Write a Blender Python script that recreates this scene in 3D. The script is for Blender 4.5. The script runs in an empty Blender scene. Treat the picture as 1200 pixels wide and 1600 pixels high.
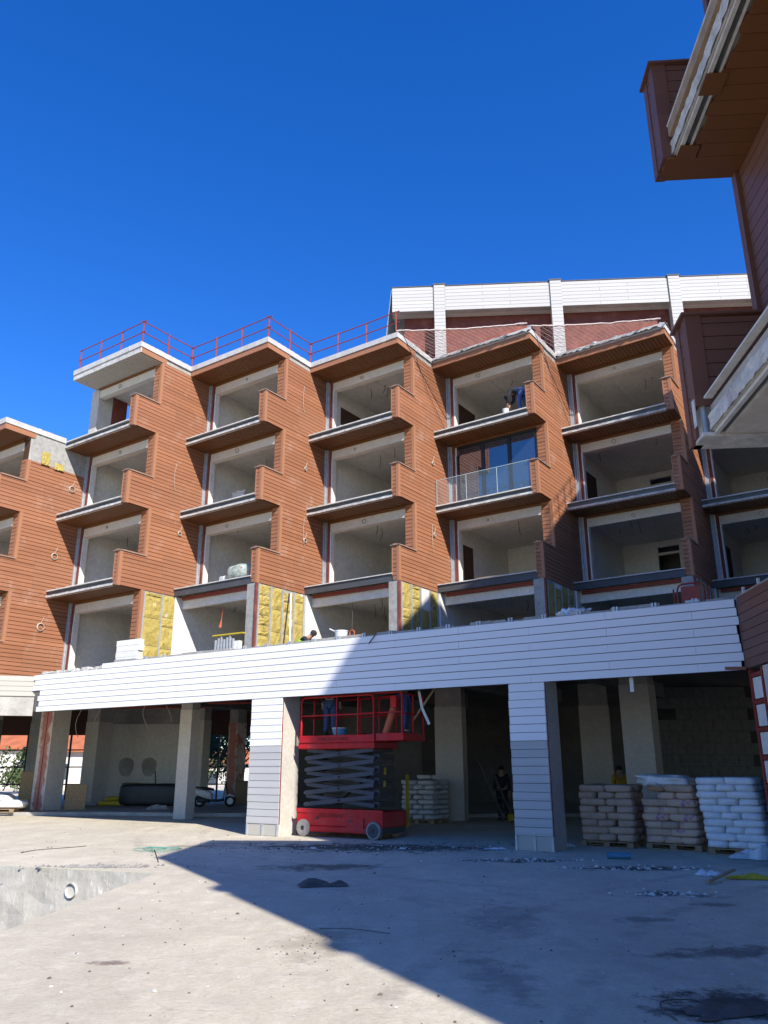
import bpy, bmesh, math, random
from mathutils import Vector, Matrix, noise
R = math.radians
random.seed(7)
scn = bpy.context.scene
col = scn.collection

# ---------------------------------------------------------------- camera
CAMZ = 1.75
cam_d = bpy.data.cameras.new('camera')
cam = bpy.data.objects.new('camera', cam_d); col.objects.link(cam)
cam.location = (0, 0, CAMZ); cam.rotation_euler = (R(90 + 17.76), R(0.10), 0)
cam_d.sensor_fit = 'VERTICAL'; cam_d.sensor_height = 36.0; cam_d.sensor_width = 27.0
cam_d.lens = 36.0 * 1241.44 / 1600.0
cam_d.clip_start = 0.05; cam_d.clip_end = 3000
scn.camera = cam
scn.cycles.max_bounces = 12; scn.cycles.diffuse_bounces = 8

# ---------------------------------------------------------------- sky, sun, exposure
LS = Vector((0.645, -1.23, 1.0)).normalized()          # towards the sun
world = bpy.data.worlds.new('World'); scn.world = world; world.use_nodes = True
wn = world.node_tree; wn.nodes.clear()
sky = wn.nodes.new('ShaderNodeTexSky'); sky.sky_type = 'NISHITA'; sky.sun_disc = False
sky.sun_elevation = math.asin(LS.z); sky.sun_rotation = math.atan2(LS.x, LS.y)
sky.altitude = 300; sky.air_density = 1.0; sky.dust_density = 0.1; sky.ozone_density = 5.0
hsv = wn.nodes.new('ShaderNodeHueSaturation'); hsv.inputs['Saturation'].default_value = 1.29
hsv.inputs['Hue'].default_value = 0.516
bg = wn.nodes.new('ShaderNodeBackground'); bg.inputs['Strength'].default_value = 0.135
wo = wn.nodes.new('ShaderNodeOutputWorld')
wn.links.new(sky.outputs[0], hsv.inputs['Color']); wn.links.new(hsv.outputs[0], bg.inputs['Color'])
wn.links.new(bg.outputs[0], wo.inputs['Surface'])
sun_d = bpy.data.lights.new('sun', 'SUN'); sun_d.energy = 4.2; sun_d.angle = R(0.53); sun_d.color = (1.0, 0.94, 0.85)
sun = bpy.data.objects.new('sun', sun_d); col.objects.link(sun)
sun.rotation_euler = LS.to_track_quat('Z', 'Y').to_euler()
scn.view_settings.view_transform = 'Standard'; scn.view_settings.look = 'None'
scn.view_settings.gamma = 1.0; scn.view_settings.exposure = 0.90
scn.view_settings.use_curve_mapping = False

# ---------------------------------------------------------------- materials
MATS = {}
class NT:
    def __init__(s, name):
        s.m = bpy.data.materials.new(name); s.m.use_nodes = True
        s.t = s.m.node_tree; s.b = s.t.nodes['Principled BSDF']; MATS[name] = s.m
        s.tc = s.t.nodes.new('ShaderNodeTexCoord')
    def n(s, typ, **kw):
        x = s.t.nodes.new(typ)
        for k, v in kw.items(): setattr(x, k, v)
        return x
    def l(s, a, b): s.t.links.new(a, b)
    def noise(s, scale, detail=4, rough=0.6, vec=None, stretch=None):
        x = s.n('ShaderNodeTexNoise'); x.inputs['Scale'].default_value = scale
        x.inputs['Detail'].default_value = detail; x.inputs['Roughness'].default_value = rough
        src = vec or s.tc.outputs['Object']
        if stretch:
            mp = s.n('ShaderNodeMapping'); mp.inputs['Scale'].default_value = stretch
            s.l(src, mp.inputs['Vector']); src = mp.outputs[0]
        s.l(src, x.inputs['Vector']); return x.outputs['Fac']
    def ramp(s, fac, a, b, c0=(0,0,0,1), c1=(1,1,1,1)):
        r = s.n('ShaderNodeValToRGB'); r.color_ramp.elements[0].position = a; r.color_ramp.elements[1].position = b
        r.color_ramp.elements[0].color = c0; r.color_ramp.elements[1].color = c1
        s.l(fac, r.inputs[0]); return r.outputs[0]
    def mix(s, fac, a, b, mode='MIX'):
        x = s.n('ShaderNodeMix', data_type='RGBA', blend_type=mode)
        for sock, v in ((x.inputs['Factor'], fac), (x.inputs['A'], a), (x.inputs['B'], b)):
            if isinstance(v, (int, float)): sock.default_value = v
            elif isinstance(v, (tuple, list)): sock.default_value = (*v[:3], 1)
            else: s.l(v, sock)
        return x.outputs['Result']
    def bump(s, h, strength=0.3, dist=0.02):
        x = s.n('ShaderNodeBump'); x.inputs['Strength'].default_value = strength; x.inputs['Distance'].default_value = dist
        s.l(h, x.inputs['Height']); s.l(x.outputs[0], s.b.inputs['Normal'])
    def done(s, colr, rough=0.7, metal=0.0, spec=0.4):
        if isinstance(colr, (tuple, list)): s.b.inputs['Base Color'].default_value = (*colr[:3], 1)
        else: s.l(colr, s.b.inputs['Base Color'])
        s.b.inputs['Roughness'].default_value = rough; s.b.inputs['Metallic'].default_value = metal
        s.b.inputs['Specular IOR Level'].default_value = spec
        return s.m
def simple(name, c, rough=0.7, metal=0.0, var=0.25, scale=3.0, bump=0.0, bscale=40, spec=0.4, dirt=None):
    m = NT(name)
    c2 = tuple(max(0, x * (1 - var)) for x in c)
    f = m.ramp(m.noise(scale, 5), 0.3, 0.7)
    out = m.mix(f, c2, c)
    f2 = m.noise(scale * 9, 3)
    out = m.mix(m.ramp(f2, 0.35, 0.75), m.mix(0.18, out, (0, 0, 0)), out)
    if dirt:
        out = m.mix(m.ramp(m.noise(scale * 0.7, 6, 0.7), 0.5, 0.72), out, dirt)
    if bump: m.bump(m.noise(bscale, 4), bump, 0.01)
    return m.done(out, rough, metal, spec)
def plank_mat(name, c, cdark, var=0.5, axis=(1, 1, 1), rough=0.6, pitch=0.1476, dust=0.0):
    m = NT(name)
    oi = m.n('ShaderNodeObjectInfo')
    sep = m.n('ShaderNodeSeparateXYZ'); m.l(m.tc.outputs['Object'], sep.inputs[0])
    dv = m.n('ShaderNodeMath', operation='DIVIDE'); m.l(sep.outputs['Z'], dv.inputs[0]); dv.inputs[1].default_value = pitch
    fl = m.n('ShaderNodeMath', operation='FLOOR'); m.l(dv.outputs[0], fl.inputs[0])
    wn_ = m.n('ShaderNodeTexWhiteNoise', noise_dimensions='1D')
    ad = m.n('ShaderNodeMath', operation='ADD'); m.l(fl.outputs[0], ad.inputs[0])
    ml = m.n('ShaderNodeMath', operation='MULTIPLY'); m.l(oi.outputs['Random'], ml.inputs[0]); ml.inputs[1].default_value = 37.0
    m.l(ml.outputs[0], ad.inputs[1]); m.l(ad.outputs[0], wn_.inputs['W'])
    big = m.noise(0.35, 3); fine = m.noise(6, 5, 0.65, stretch=axis)
    f = m.mix(var, (0.5, 0.5, 0.5), wn_.outputs['Color'])
    rgb = m.n('ShaderNodeRGBToBW'); m.l(f, rgb.inputs[0])
    c0 = m.mix(rgb.outputs[0], cdark, c)
    c1 = m.mix(m.ramp(fine, 0.3, 0.75), m.mix(0.35, c0, cdark), c0)
    c2 = m.mix(m.ramp(big, 0.42, 0.62), m.mix(0.3, c1, cdark), c1)
    if dust: c2 = m.mix(m.ramp(m.noise(1.1, 6, 0.75), 0.55, 0.8), c2, m.mix(dust, c2, (0.6, 0.5, 0.42)))
    m.bump(fine, 0.15, 0.01)
    return m.done(c2, rough, 0, 0.3)

plank_mat('wood', (0.415, 0.182, 0.094), (0.245, 0.102, 0.052), 0.85, (0.4, 0.4, 6), dust=0.32)
plank_mat('wood_aged', (0.355, 0.162, 0.09), (0.255, 0.112, 0.06), 0.6, (0.4, 0.4, 6), dust=0.3)
plank_mat('wood_trim', (0.40, 0.19, 0.10), (0.31, 0.14, 0.074), 0.2, (6, 6, 0.5), rough=0.5)
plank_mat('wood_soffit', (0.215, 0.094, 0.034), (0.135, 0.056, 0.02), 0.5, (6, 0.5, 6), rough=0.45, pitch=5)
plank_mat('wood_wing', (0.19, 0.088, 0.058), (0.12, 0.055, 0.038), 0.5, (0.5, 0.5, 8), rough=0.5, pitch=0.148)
plank_mat('white_plank', (0.80, 0.80, 0.805), (0.70, 0.70, 0.71), 0.5, (0.4, 0.4, 6), rough=0.5, pitch=0.18, dust=0.12)
plank_mat('grey_plank', (0.52, 0.52, 0.51), (0.38, 0.38, 0.375), 0.7, (1, 1, 6), rough=0.8, pitch=0.18, dust=0.1)
plank_mat('beige_plank', (0.48, 0.455, 0.40), (0.38, 0.36, 0.31), 0.4, (0.5, 0.5, 6), rough=0.8, pitch=0.18)
plank_mat('weathered_white', (0.50, 0.49, 0.465), (0.40, 0.39, 0.37), 0.5, (0.5, 0.5, 6), rough=0.7, pitch=0.171)
simple('concrete', (0.50, 0.475, 0.43), 0.9, var=0.35, scale=1.3, bump=0.35, bscale=30, dirt=(0.26, 0.25, 0.23))
simple('concrete_lip', (0.72, 0.70, 0.65), 0.95, var=0.4, scale=5, bump=0.9, bscale=25, dirt=(0.3, 0.29, 0.27))
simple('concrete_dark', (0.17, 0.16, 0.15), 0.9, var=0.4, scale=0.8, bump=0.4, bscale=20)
simple('render_coat', (0.62, 0.58, 0.51), 0.9, var=0.15, scale=1.0, bump=0.15, bscale=60, dirt=(0.42, 0.39, 0.34))
simple('roof_white', (0.60, 0.59, 0.56), 0.85, var=0.25, scale=2.0, bump=0.3, bscale=20)
simple('plaster', (0.82, 0.78, 0.70), 0.9, var=0.12, scale=0.8, bump=0.1, bscale=50)
simple('ceiling', (0.78, 0.73, 0.65), 0.95, var=0.15, scale=0.7, bump=0.1, bscale=40)
simple('beam', (0.72, 0.66, 0.58), 0.9, var=0.12, scale=1.4)
simple('red_oxide', (0.22, 0.056, 0.038), 0.75, var=0.35, scale=2.2, bump=0.2, bscale=30, dirt=(0.27, 0.10, 0.07))
simple('red_steel', (0.33, 0.05, 0.035), 0.55, var=0.35, scale=5, spec=0.4)
simple('galvanised', (0.55, 0.57, 0.59), 0.45, metal=0.3, var=0.3, scale=6)
simple('membrane', (0.085, 0.09, 0.10), 0.6, var=0.3, scale=2)
simple('channel', (0.13, 0.14, 0.135), 0.55, metal=0.3, var=0.3, scale=3)
simple('rail_light', (0.74, 0.73, 0.69), 0.55, var=0.3, scale=6)
simple('block', (0.43, 0.42, 0.39), 0.95, var=0.35, scale=6, bump=0.6, bscale=40)
simple('foam', (0.80, 0.79, 0.74), 0.9, var=0.12, scale=3, bump=0.3, bscale=60)
simple('black_frame', (0.018, 0.019, 0.022), 0.4, var=0.2)
simple('black_sheet', (0.022, 0.022, 0.025), 0.45, var=0.4, scale=3, bump=0.4, bscale=8)
simple('lift_red', (0.62, 0.012, 0.02), 0.5, var=0.25, scale=2.5, spec=0.25, dirt=(0.40, 0.05, 0.05))
simple('scissor_grey', (0.05, 0.064, 0.086), 0.6, metal=0.0, var=0.25, scale=4, spec=0.5)
simple('tyre', (0.33, 0.31, 0.285), 0.9, var=0.35, scale=8)
simple('tyre_black', (0.03, 0.03, 0.03), 0.85, var=0.3)
simple('dark_metal', (0.05, 0.052, 0.055), 0.5, metal=0.3, var=0.3)
simple('lettering', (0.03, 0.01, 0.012), 0.6, var=0.5, scale=12)
simple('kraft', (0.58, 0.40, 0.285), 0.9, var=0.25, scale=5, bump=0.5, bscale=14)
simple('kraft_print', (0.20, 0.10, 0.17), 0.85, var=0.3, scale=9)
simple('white_sack', (0.86, 0.87, 0.88), 0.38, var=0.2, scale=6, bump=0.7, bscale=9, spec=0.5)
simple('grey_sack', (0.55, 0.55, 0.53), 0.45, var=0.25, scale=5, bump=0.6, bscale=9)
simple('pallet_wood', (0.40, 0.28, 0.17), 0.85, var=0.35, scale=7)
simple('osb', (0.50, 0.335, 0.17), 0.85, var=0.45, scale=14, bump=0.2)
simple('timber', (0.50, 0.36, 0.21), 0.8, var=0.3, scale=5)
simple('skin', (0.42, 0.235, 0.16), 0.55, var=0.1)
simple('denim', (0.055, 0.095, 0.215), 0.85, var=0.4, scale=7)
simple('blue_work', (0.075, 0.135, 0.34), 0.85, var=0.45, scale=9)
simple('dark_cloth', (0.026, 0.029, 0.04), 0.85, var=0.3, scale=6)
simple('hivis', (0.42, 0.72, 0.05), 0.7, var=0.2)
simple('amber_cloth', (0.52, 0.30, 0.03), 0.8, var=0.25)
simple('green_cloth', (0.04, 0.34, 0.07), 0.8, var=0.4, scale=5)
simple('boot', (0.06, 0.05, 0.045), 0.8, var=0.3)
simple('orange_tube', (0.60, 0.14, 0.06), 0.5, var=0.2)
simple('yellow_paint', (0.62, 0.47, 0.03), 0.6, var=0.25, scale=6)
simple('blue_pvc', (0.09, 0.27, 0.42), 0.4, var=0.15)
simple('white_plastic', (0.74, 0.75, 0.75), 0.4, var=0.1)
simple('cable', (0.55, 0.47, 0.39), 0.6, var=0.15)
simple('dark_cable', (0.12, 0.10, 0.09), 0.7, var=0.2)
simple('net_rope', (0.60, 0.40, 0.34), 0.9, var=0.4, scale=8)
simple('net_edge', (0.72, 0.60, 0.54), 0.9, var=0.3, scale=8)
simple('tarnish_foil', (0.42, 0.43, 0.43), 0.4, metal=0.1, var=0.75, scale=2.2, bump=0.8, bscale=6, dirt=(0.12, 0.11, 0.10))
simple('clay_tile', (0.55, 0.17, 0.07), 0.85, var=0.35, scale=1.2, bump=0.4, bscale=5)
simple('house_wall', (0.72, 0.68, 0.62), 0.9, var=0.1, scale=0.5)
simple('house_glass', (0.06, 0.08, 0.10), 0.2, var=0.2)
simple('bark', (0.10, 0.075, 0.05), 0.9, var=0.4, scale=6)
simple('leaf', (0.085, 0.125, 0.035), 0.7, var=0.5, scale=0.9)
simple('leaf_dark', (0.05, 0.085, 0.024), 0.7, var=0.5, scale=0.9)
simple('soil', (0.17, 0.15, 0.12), 1.0, var=0.35, scale=1.5, bump=0.6, bscale=15)
simple('dark_soil', (0.15, 0.14, 0.12), 1.0, var=0.5, scale=3)
simple('rubble', (0.40, 0.385, 0.36), 0.95, var=0.6, scale=2.5)
simple('coping', (0.40, 0.33, 0.28), 0.5, var=0.2)
simple('gap_shade_brown', (0.075, 0.032, 0.016), 0.9, var=0.2)  # shade between the cladding boards, put into the colour
simple('glass_edge', (0.45, 0.60, 0.57), 0.2, var=0.1)
simple('chip', (0.68, 0.66, 0.62), 0.9, var=0.2, scale=4)
simple('green_strap', (0.10, 0.35, 0.28), 0.7, var=0.3)
simple('lamp_white', (0.75, 0.77, 0.76), 0.4, var=0.05)
simple('brown_lintel', (0.10, 0.045, 0.028), 0.8, var=0.3)
simple('corrugated', (0.40, 0.43, 0.46), 0.45, metal=0.5, var=0.4, scale=5)
simple('cardboard', (0.36, 0.26, 0.16), 0.9, var=0.2)

m = NT('wool')      # yellow mineral wool
f = m.noise(3, 6, 0.7); g = m.noise(26, 4)
c = m.mix(m.ramp(f, 0.3, 0.7), (0.36, 0.27, 0.065), (0.56, 0.45, 0.13))
c = m.mix(m.ramp(g, 0.3, 0.6), m.mix(0.5, c, (0.1, 0.07, 0.02)), c)
c = m.mix(m.ramp(m.noise(4.5, 6, 0.75), 0.60, 0.66), c, (0.10, 0.075, 0.03))
c = m.mix(m.ramp(m.noise(1.7, 5, 0.7), 0.62, 0.70), c, (0.66, 0.62, 0.50))
m.bump(g, 0.9, 0.03); m.done(c, 1.0)

m = NT('bale')      # patterned wrapped bale
v = m.n('ShaderNodeTexVoronoi'); v.inputs['Scale'].default_value = 6; m.l(m.tc.outputs['Object'], v.inputs['Vector'])
c = m.mix(m.ramp(m.noise(5), 0.4, 0.6), (0.20, 0.28, 0.22), (0.45, 0.46, 0.42))
c = m.mix(m.ramp(v.outputs['Distance'], 0.15, 0.3), (0.40, 0.14, 0.12), c); m.done(c, 0.5)

m = NT('peeled_red')   # red paint peeling off white-primed column
f = m.noise(3.2, 8, 0.75, stretch=(1, 1, 0.6))
sx = m.n('ShaderNodeSeparateXYZ'); m.l(m.tc.outputs['Object'], sx.inputs[0])
ab = m.n('ShaderNodeMath', operation='ABSOLUTE'); m.l(sx.outputs['X'], ab.inputs[0])
fm = m.n('ShaderNodeMath', operation='MULTIPLY_ADD'); m.l(ab.outputs[0], fm.inputs[0]); fm.inputs[1].default_value = -0.75; m.l(f, fm.inputs[2])
c = m.mix(m.ramp(fm.outputs[0], 0.285, 0.325), (0.66, 0.60, 0.54), (0.44, 0.15, 0.11))
c = m.mix(m.ramp(m.noise(9, 5), 0.4, 0.7), m.mix(0.25, c, (0.7, 0.5, 0.45)), c)
m.bump(f, 0.3, 0.02); m.done(c, 0.85)

m = NT('yard')      # dusty concrete yard
P = m.tc.outputs['Object']
c = m.mix(m.ramp(m.noise(0.22, 6, 0.6), 0.3, 0.7), (0.58, 0.52, 0.395), (0.72, 0.655, 0.505))
c = m.mix(m.ramp(m.noise(1.5, 7, 0.7), 0.35, 0.7), m.mix(0.18, c, (0.22, 0.20, 0.17)), c)
c = m.mix(m.ramp(m.noise(22, 4, 0.7), 0.30, 0.52), m.mix(0.25, c, (0.2, 0.18, 0.15)), c)
c = m.mix(m.ramp(m.noise(0.9, 8, 0.75, stretch=(0.5, 2.2, 1)), 0.60, 0.75), c, m.mix(0.45, c, (0.16, 0.145, 0.125)))
def stain(c, x, y, rx, ry, colr, amt, rot=0.0, k=0.5):
    mp = m.n('ShaderNodeMapping', vector_type='TEXTURE'); mp.inputs['Location'].default_value = (x, y, 0)
    mp.inputs['Scale'].default_value = (rx, ry, 1); mp.inputs['Rotation'].default_value = (0, 0, rot)
    m.l(P, mp.inputs['Vector'])
    ln = m.n('ShaderNodeVectorMath', operation='LENGTH'); m.l(mp.outputs[0], ln.inputs[0])
    nz = m.noise(2.4, 9, 0.75)
    a = m.n('ShaderNodeMath', operation='MULTIPLY_ADD'); m.l(nz, a.inputs[0]); a.inputs[1].default_value = 8.0 * k; m.l(ln.outputs['Value'], a.inputs[2])
    hv = m.n('ShaderNodeMath', operation='SUBTRACT'); m.l(a.outputs[0], hv.inputs[0]); hv.inputs[1].default_value = 4.0 * k
    msk = m.ramp(hv.outputs[0], 0.45, 0.98, (1, 1, 1, 1), (0, 0, 0, 1))
    sc = m.n('ShaderNodeMath', operation='MULTIPLY'); m.l(msk, sc.inputs[0]); sc.inputs[1].default_value = amt
    return m.mix(sc.outputs[0], c, colr)
DK = (0.055, 0.05, 0.044)
for x, y, rx, ry, colr, amt, rot in [
    (-0.2, 19.5, 3.2, 1.1, DK, 0.95, -0.15), (-1.0, 15.8, 1.3, 0.6, DK, 0.8, 0.1), (2.6, 16.8, 1.1, 0.40, DK, 0.9, 0),
    (4.6, 15.5, 1.3, 0.45, DK, 0.95, -0.1), (4.1, 12.5, 0.55, 0.35, DK, 0.85, 0), (1.45, 10.6, 0.5, 1.4, (0.16, 0.14, 0.13), 0.4, 0),
    (2.72, 6.95, .75, .55, (.035, .032, .03), 0.97, 0.2), (3.3, 8.8, .8, .35, DK, 0.7, 0.2), (4.4, 11.6, .4, .2, DK, .6, 0), (3.1, 10.5, .4, .2, DK, .5, 0), (-4.3, 19.9, 0.9, 0.35, (0.24, 0.21, 0.13), 0.7, 0),
    (-2.56, 8.38, 0.22, 0.12, (0.16, 0.11, 0.09), 0.85, 0), (1.0, 7.9, .35, 1.0, (0.17, 0.15, 0.14), 0.5, 0.1), (-0.7, 9.3, .5, .9, (0.36, .31, .22), .6, 0), (-3.5, 20.5, .8, .3, (.25, .22, .18), .6, 0)]:
    c = stain(c, x, y, rx, ry, colr, amt, rot)
c = m.mix(m.ramp(m.noise(0.55, 9, 0.78, stretch=(1.6, 0.7, 1)), 0.46, 0.60), m.mix(0.22, c, (0.24, 0.21, 0.17)), c)
c = m.mix(m.ramp(m.noise(3.5, 8, 0.8), 0.52, 0.66), c, m.mix(0.28, c, (0.82, 0.79, 0.70)))
c = m.mix(m.ramp(m.noise(60, 3, 0.6), 0.62, 0.70), c, m.mix(0.45, c, (0.18, 0.16, 0.13)))
def track(c, x, y, r, w, amt):
    mp = m.n('ShaderNodeMapping', vector_type='TEXTURE'); mp.inputs['Location'].default_value = (x, y, 0); m.l(P, mp.inputs['Vector'])
    ln = m.n('ShaderNodeVectorMath', operation='LENGTH'); m.l(mp.outputs[0], ln.inputs[0])
    d_ = m.n('ShaderNodeMath', operation='SUBTRACT'); m.l(ln.outputs['Value'], d_.inputs[0]); d_.inputs[1].default_value = r
    ab = m.n('ShaderNodeMath', operation='ABSOLUTE'); m.l(d_.outputs[0], ab.inputs[0])
    k1 = m.ramp(ab.outputs[0], w * .5, w, (1, 1, 1, 1), (0, 0, 0, 1)); k2 = m.ramp(m.noise(1.3, 9, 0.8), 0.45, 0.62)
    mu = m.n('ShaderNodeMath', operation='MULTIPLY'); m.l(k1, mu.inputs[0]); m.l(k2, mu.inputs[1])
    mv = m.n('ShaderNodeMath', operation='MULTIPLY'); m.l(mu.outputs[0], mv.inputs[0]); mv.inputs[1].default_value = amt
    return m.mix(mv.outputs[0], c, (0.20, 0.18, 0.155))
for x, y, r, w, amt in ((14, 3, 14.6, .16, .45), (14, 3, 13.1, .16, .45), (-14, 2, 17.5, .14, .3), (-14, 2, 19.0, .14, .3), (10, 26, 15.2, .15, .35), (10, 26, 16.8, .15, .35)): c = track(c, x, y, r, w, amt)
vo = m.n('ShaderNodeTexVoronoi', feature='DISTANCE_TO_EDGE'); vo.inputs['Scale'].default_value = 0.16
wv = m.n('ShaderNodeMapping'); m.l(P, wv.inputs['Vector'])
dn = m.n('ShaderNodeTexNoise'); dn.inputs['Scale'].default_value = 1.2; dn.inputs['Detail'].default_value = 6; m.l(P, dn.inputs['Vector'])
ad = m.n('ShaderNodeVectorMath', operation='ADD'); m.l(P, ad.inputs[0]); m.l(dn.outputs['Color'], ad.inputs[1]); m.l(ad.outputs[0], vo.inputs['Vector'])
ck = m.ramp(vo.outputs['Distance'], 0.0008, 0.0028, (1, 1, 1, 1), (0, 0, 0, 1))
c = m.mix(ck, c, m.mix(0.14, c, (0.14, 0.12, 0.10)))
sp_ = m.noise(34, 5, 0.7)
c = m.mix(m.ramp(sp_, 0.64, 0.70), c, m.mix(0.5, c, (0.85, 0.82, 0.74)))
m.bump(m.noise(9, 8, 0.75), 0.5, 0.04); m.done(c, 0.92, spec=0.25)

m = NT('pit_concrete')   # rough pit face with pale lime runs
f = m.noise(2.2, 7, 0.72); g_ = m.noise(2.6, 8, 0.78, stretch=(1.6, 1.6, 0.5)); h_ = m.noise(1.1, 8, 0.8)
c = m.mix(m.ramp(f, 0.35, 0.65), (0.40, 0.375, 0.31), (0.54, 0.51, 0.435))
c = m.mix(m.ramp(g_, 0.57, 0.66), c, (0.68, 0.65, 0.57))
c = m.mix(m.ramp(h_, 0.56, 0.62), c, m.mix(0.6, c, (0.26, 0.22, 0.17)))
m.bump(g_, 0.6, 0.05); m.done(c, 0.95, spec=0.2)

m = NT('window_glass')   # coated glazing
m.done((0.02, 0.03, 0.05), 0.02, 0, 0.9); m.b.inputs['Coat Weight'].default_value = 1.0; m.b.inputs['IOR'].default_value = 1.9
m = NT('clear_glass')
m.done((0.25, 0.38, 0.42), 0.03, 0, 0.6); m.b.inputs['Alpha'].default_value = 0.09
m = NT('film')           # translucent plastic film
m.done((0.72, 0.74, 0.75), 0.25, 0, 0.5); m.b.inputs['Alpha'].default_value = 0.55; m.bump(m.noise(7, 5), 0.8, 0.03)

# ---------------------------------------------------------------- mesh helpers
class MB:
    def __init__(s): s.v = []; s.f = []
    def add(s, vs, fs):
        o = len(s.v); s.v += [tuple(v) for v in vs]; s.f += [tuple(i + o for i in f) for f in fs]; return s
    def box(s, x0, x1, y0, y1, z0, z1):
        return s.add([(x0,y0,z0),(x1,y0,z0),(x1,y1,z0),(x0,y1,z0),(x0,y0,z1),(x1,y0,z1),(x1,y1,z1),(x0,y1,z1)],
                     [(0,3,2,1),(4,5,6,7),(0,1,5,4),(1,2,6,5),(2,3,7,6),(3,0,4,7)])
    def prism(s, poly, z0, z1):
        n = len(poly)
        return s.add([(x, y, z0) for x, y in poly] + [(x, y, z1) for x, y in poly],
                     [tuple(range(n - 1, -1, -1)), tuple(range(n, 2 * n))] + [(i, (i + 1) % n, n + (i + 1) % n, n + i) for i in range(n)])
    def tube(s, pts, r, n=6, cap=True):
        pts = [Vector(p) for p in pts]; rs = r if isinstance(r, (list, tuple)) else [r] * len(pts)
        vs = []; fs = []
        up0 = None
        for i, p in enumerate(pts):
            t = (pts[min(i + 1, len(pts) - 1)] - pts[max(i - 1, 0)])
            t = t.normalized() if t.length > 1e-9 else Vector((0, 0, 1))
            a = up0 if up0 is not None else (Vector((0, 0, 1)) if abs(t.z) < 0.9 else Vector((1, 0, 0)))
            u = (a - t * a.dot(t)); u = u.normalized() if u.length > 1e-6 else t.orthogonal().normalized()
            up0 = u; w = t.cross(u)
            for k in range(n):
                an = 2 * math.pi * (k + 0.5) / n
                vs.append(p + u * math.cos(an) * rs[i] + w * math.sin(an) * rs[i])
        for i in range(len(pts) - 1):
            for k in range(n):
                fs.append((i * n + k, i * n + (k + 1) % n, (i + 1) * n + (k + 1) % n, (i + 1) * n + k))
        if cap: fs += [tuple(range(n - 1, -1, -1)), tuple(range((len(pts) - 1) * n, len(pts) * n))]
        return s.add(vs, fs)
    def bar(s, p, q, w, h):
        """rectangular bar from p to q, w horizontal thickness, h the other"""
        p, q = Vector(p), Vector(q); t = (q - p).normalized()
        side = t.cross(Vector((0, 0, 1))); side = side.normalized() if side.length > 1e-4 else Vector((1, 0, 0))
        up = side.cross(t)
        vs = [a + side * (sx * w / 2) + up * (sz * h / 2) for a in (p, q) for sx, sz in ((-1, -1), (1, -1), (1, 1), (-1, 1))]
        return s.add(vs, [(0, 1, 2, 3), (7, 6, 5, 4), (0, 4, 5, 1), (1, 5, 6, 2), (2, 6, 7, 3), (3, 7, 4, 0)])
    def ring(s, c, rad, r, axis='y', n=20, k=6, a0=0, a1=2 * math.pi):
        c = Vector(c); pts = []
        for i in range(n + 1):
            an = a0 + (a1 - a0) * i / n
            o = {'y': (math.cos(an), 0, math.sin(an)), 'x': (0, math.cos(an), math.sin(an)), 'z': (math.cos(an), math.sin(an), 0)}[axis]
            pts.append(c + Vector(o) * rad)
        return s.tube(pts, r, k)
    def disc(s, c, rad, y0, y1, n=24, axis='y'):
        vs = []
        for yy in (y0, y1):
            for i in range(n):
                an = 2 * math.pi * i / n
                a, b = math.cos(an) * rad, math.sin(an) * rad
                vs.append({'y': (c[0] + a, c[1] + yy, c[2] + b), 'x': (c[0] + yy, c[1] + a, c[2] + b), 'z': (c[0] + a, c[1] + b, c[2] + yy)}[axis])
        return s.add(vs, [tuple(range(n - 1, -1, -1)), tuple(range(n, 2 * n))] + [(i, (i + 1) % n, n + (i + 1) % n, n + i) for i in range(n)])
    def lathe(s, c, prof, n=20):
        vs = [(c[0] + r * math.cos(2 * math.pi * k / n), c[1] + r * math.sin(2 * math.pi * k / n), c[2] + z) for r, z in prof for k in range(n)]
        fs = [(i * n + k, i * n + (k + 1) % n, (i + 1) * n + (k + 1) % n, (i + 1) * n + k) for i in range(len(prof) - 1) for k in range(n)]
        fs += [tuple(range(n - 1, -1, -1)), tuple(range((len(prof) - 1) * n, len(prof) * n))]
        return s.add(vs, fs)
    def grid(s, fn, nu, nv):
        vs = [fn(i / nu, j / nv) for j in range(nv + 1) for i in range(nu + 1)]
        return s.add(vs, [(j * (nu + 1) + i, j * (nu + 1) + i + 1, (j + 1) * (nu + 1) + i + 1, (j + 1) * (nu + 1) + i) for j in range(nv) for i in range(nu)])
    def build(s, name, mat, parent=None, smooth=False, kind=None, label=None):
        me = bpy.data.meshes.new(name); me.from_pydata(s.v, [], s.f); me.update()
        me.materials.append(MATS[mat])
        if smooth:
            for p in me.polygons: p.use_smooth = True
        o = bpy.data.objects.new(name, me); col.objects.link(o)
        if parent: o.parent = parent
        if kind: o['kind'] = kind
        if label: o['label'] = label
        return o
def box(name, mat, parent, *b, **k): return MB().box(*b).build(name, mat, parent, **k)
def tag(o, label, cat, group=None):
    o['label'] = label; o['category'] = cat
    if group: o['group'] = group
    return o
def thing(name, label, cat, loc=(0, 0, 0), rz=0.0, group=None):
    o = bpy.data.objects.new(name, None); col.objects.link(o); o.location = loc; o.rotation_euler = (0, 0, rz)
    o.empty_display_size = 0.2
    return tag(o, label, cat, group)
def struct(o): o['kind'] = 'structure'; return o
def bevel(o, w=0.01, seg=2):
    b = o.modifiers.new('bevel', 'BEVEL'); b.width = w; b.segments = seg; b.limit_method = 'ANGLE'; return o
def nz(p, s=1.0): return noise.noise(Vector(p) * s)

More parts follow.
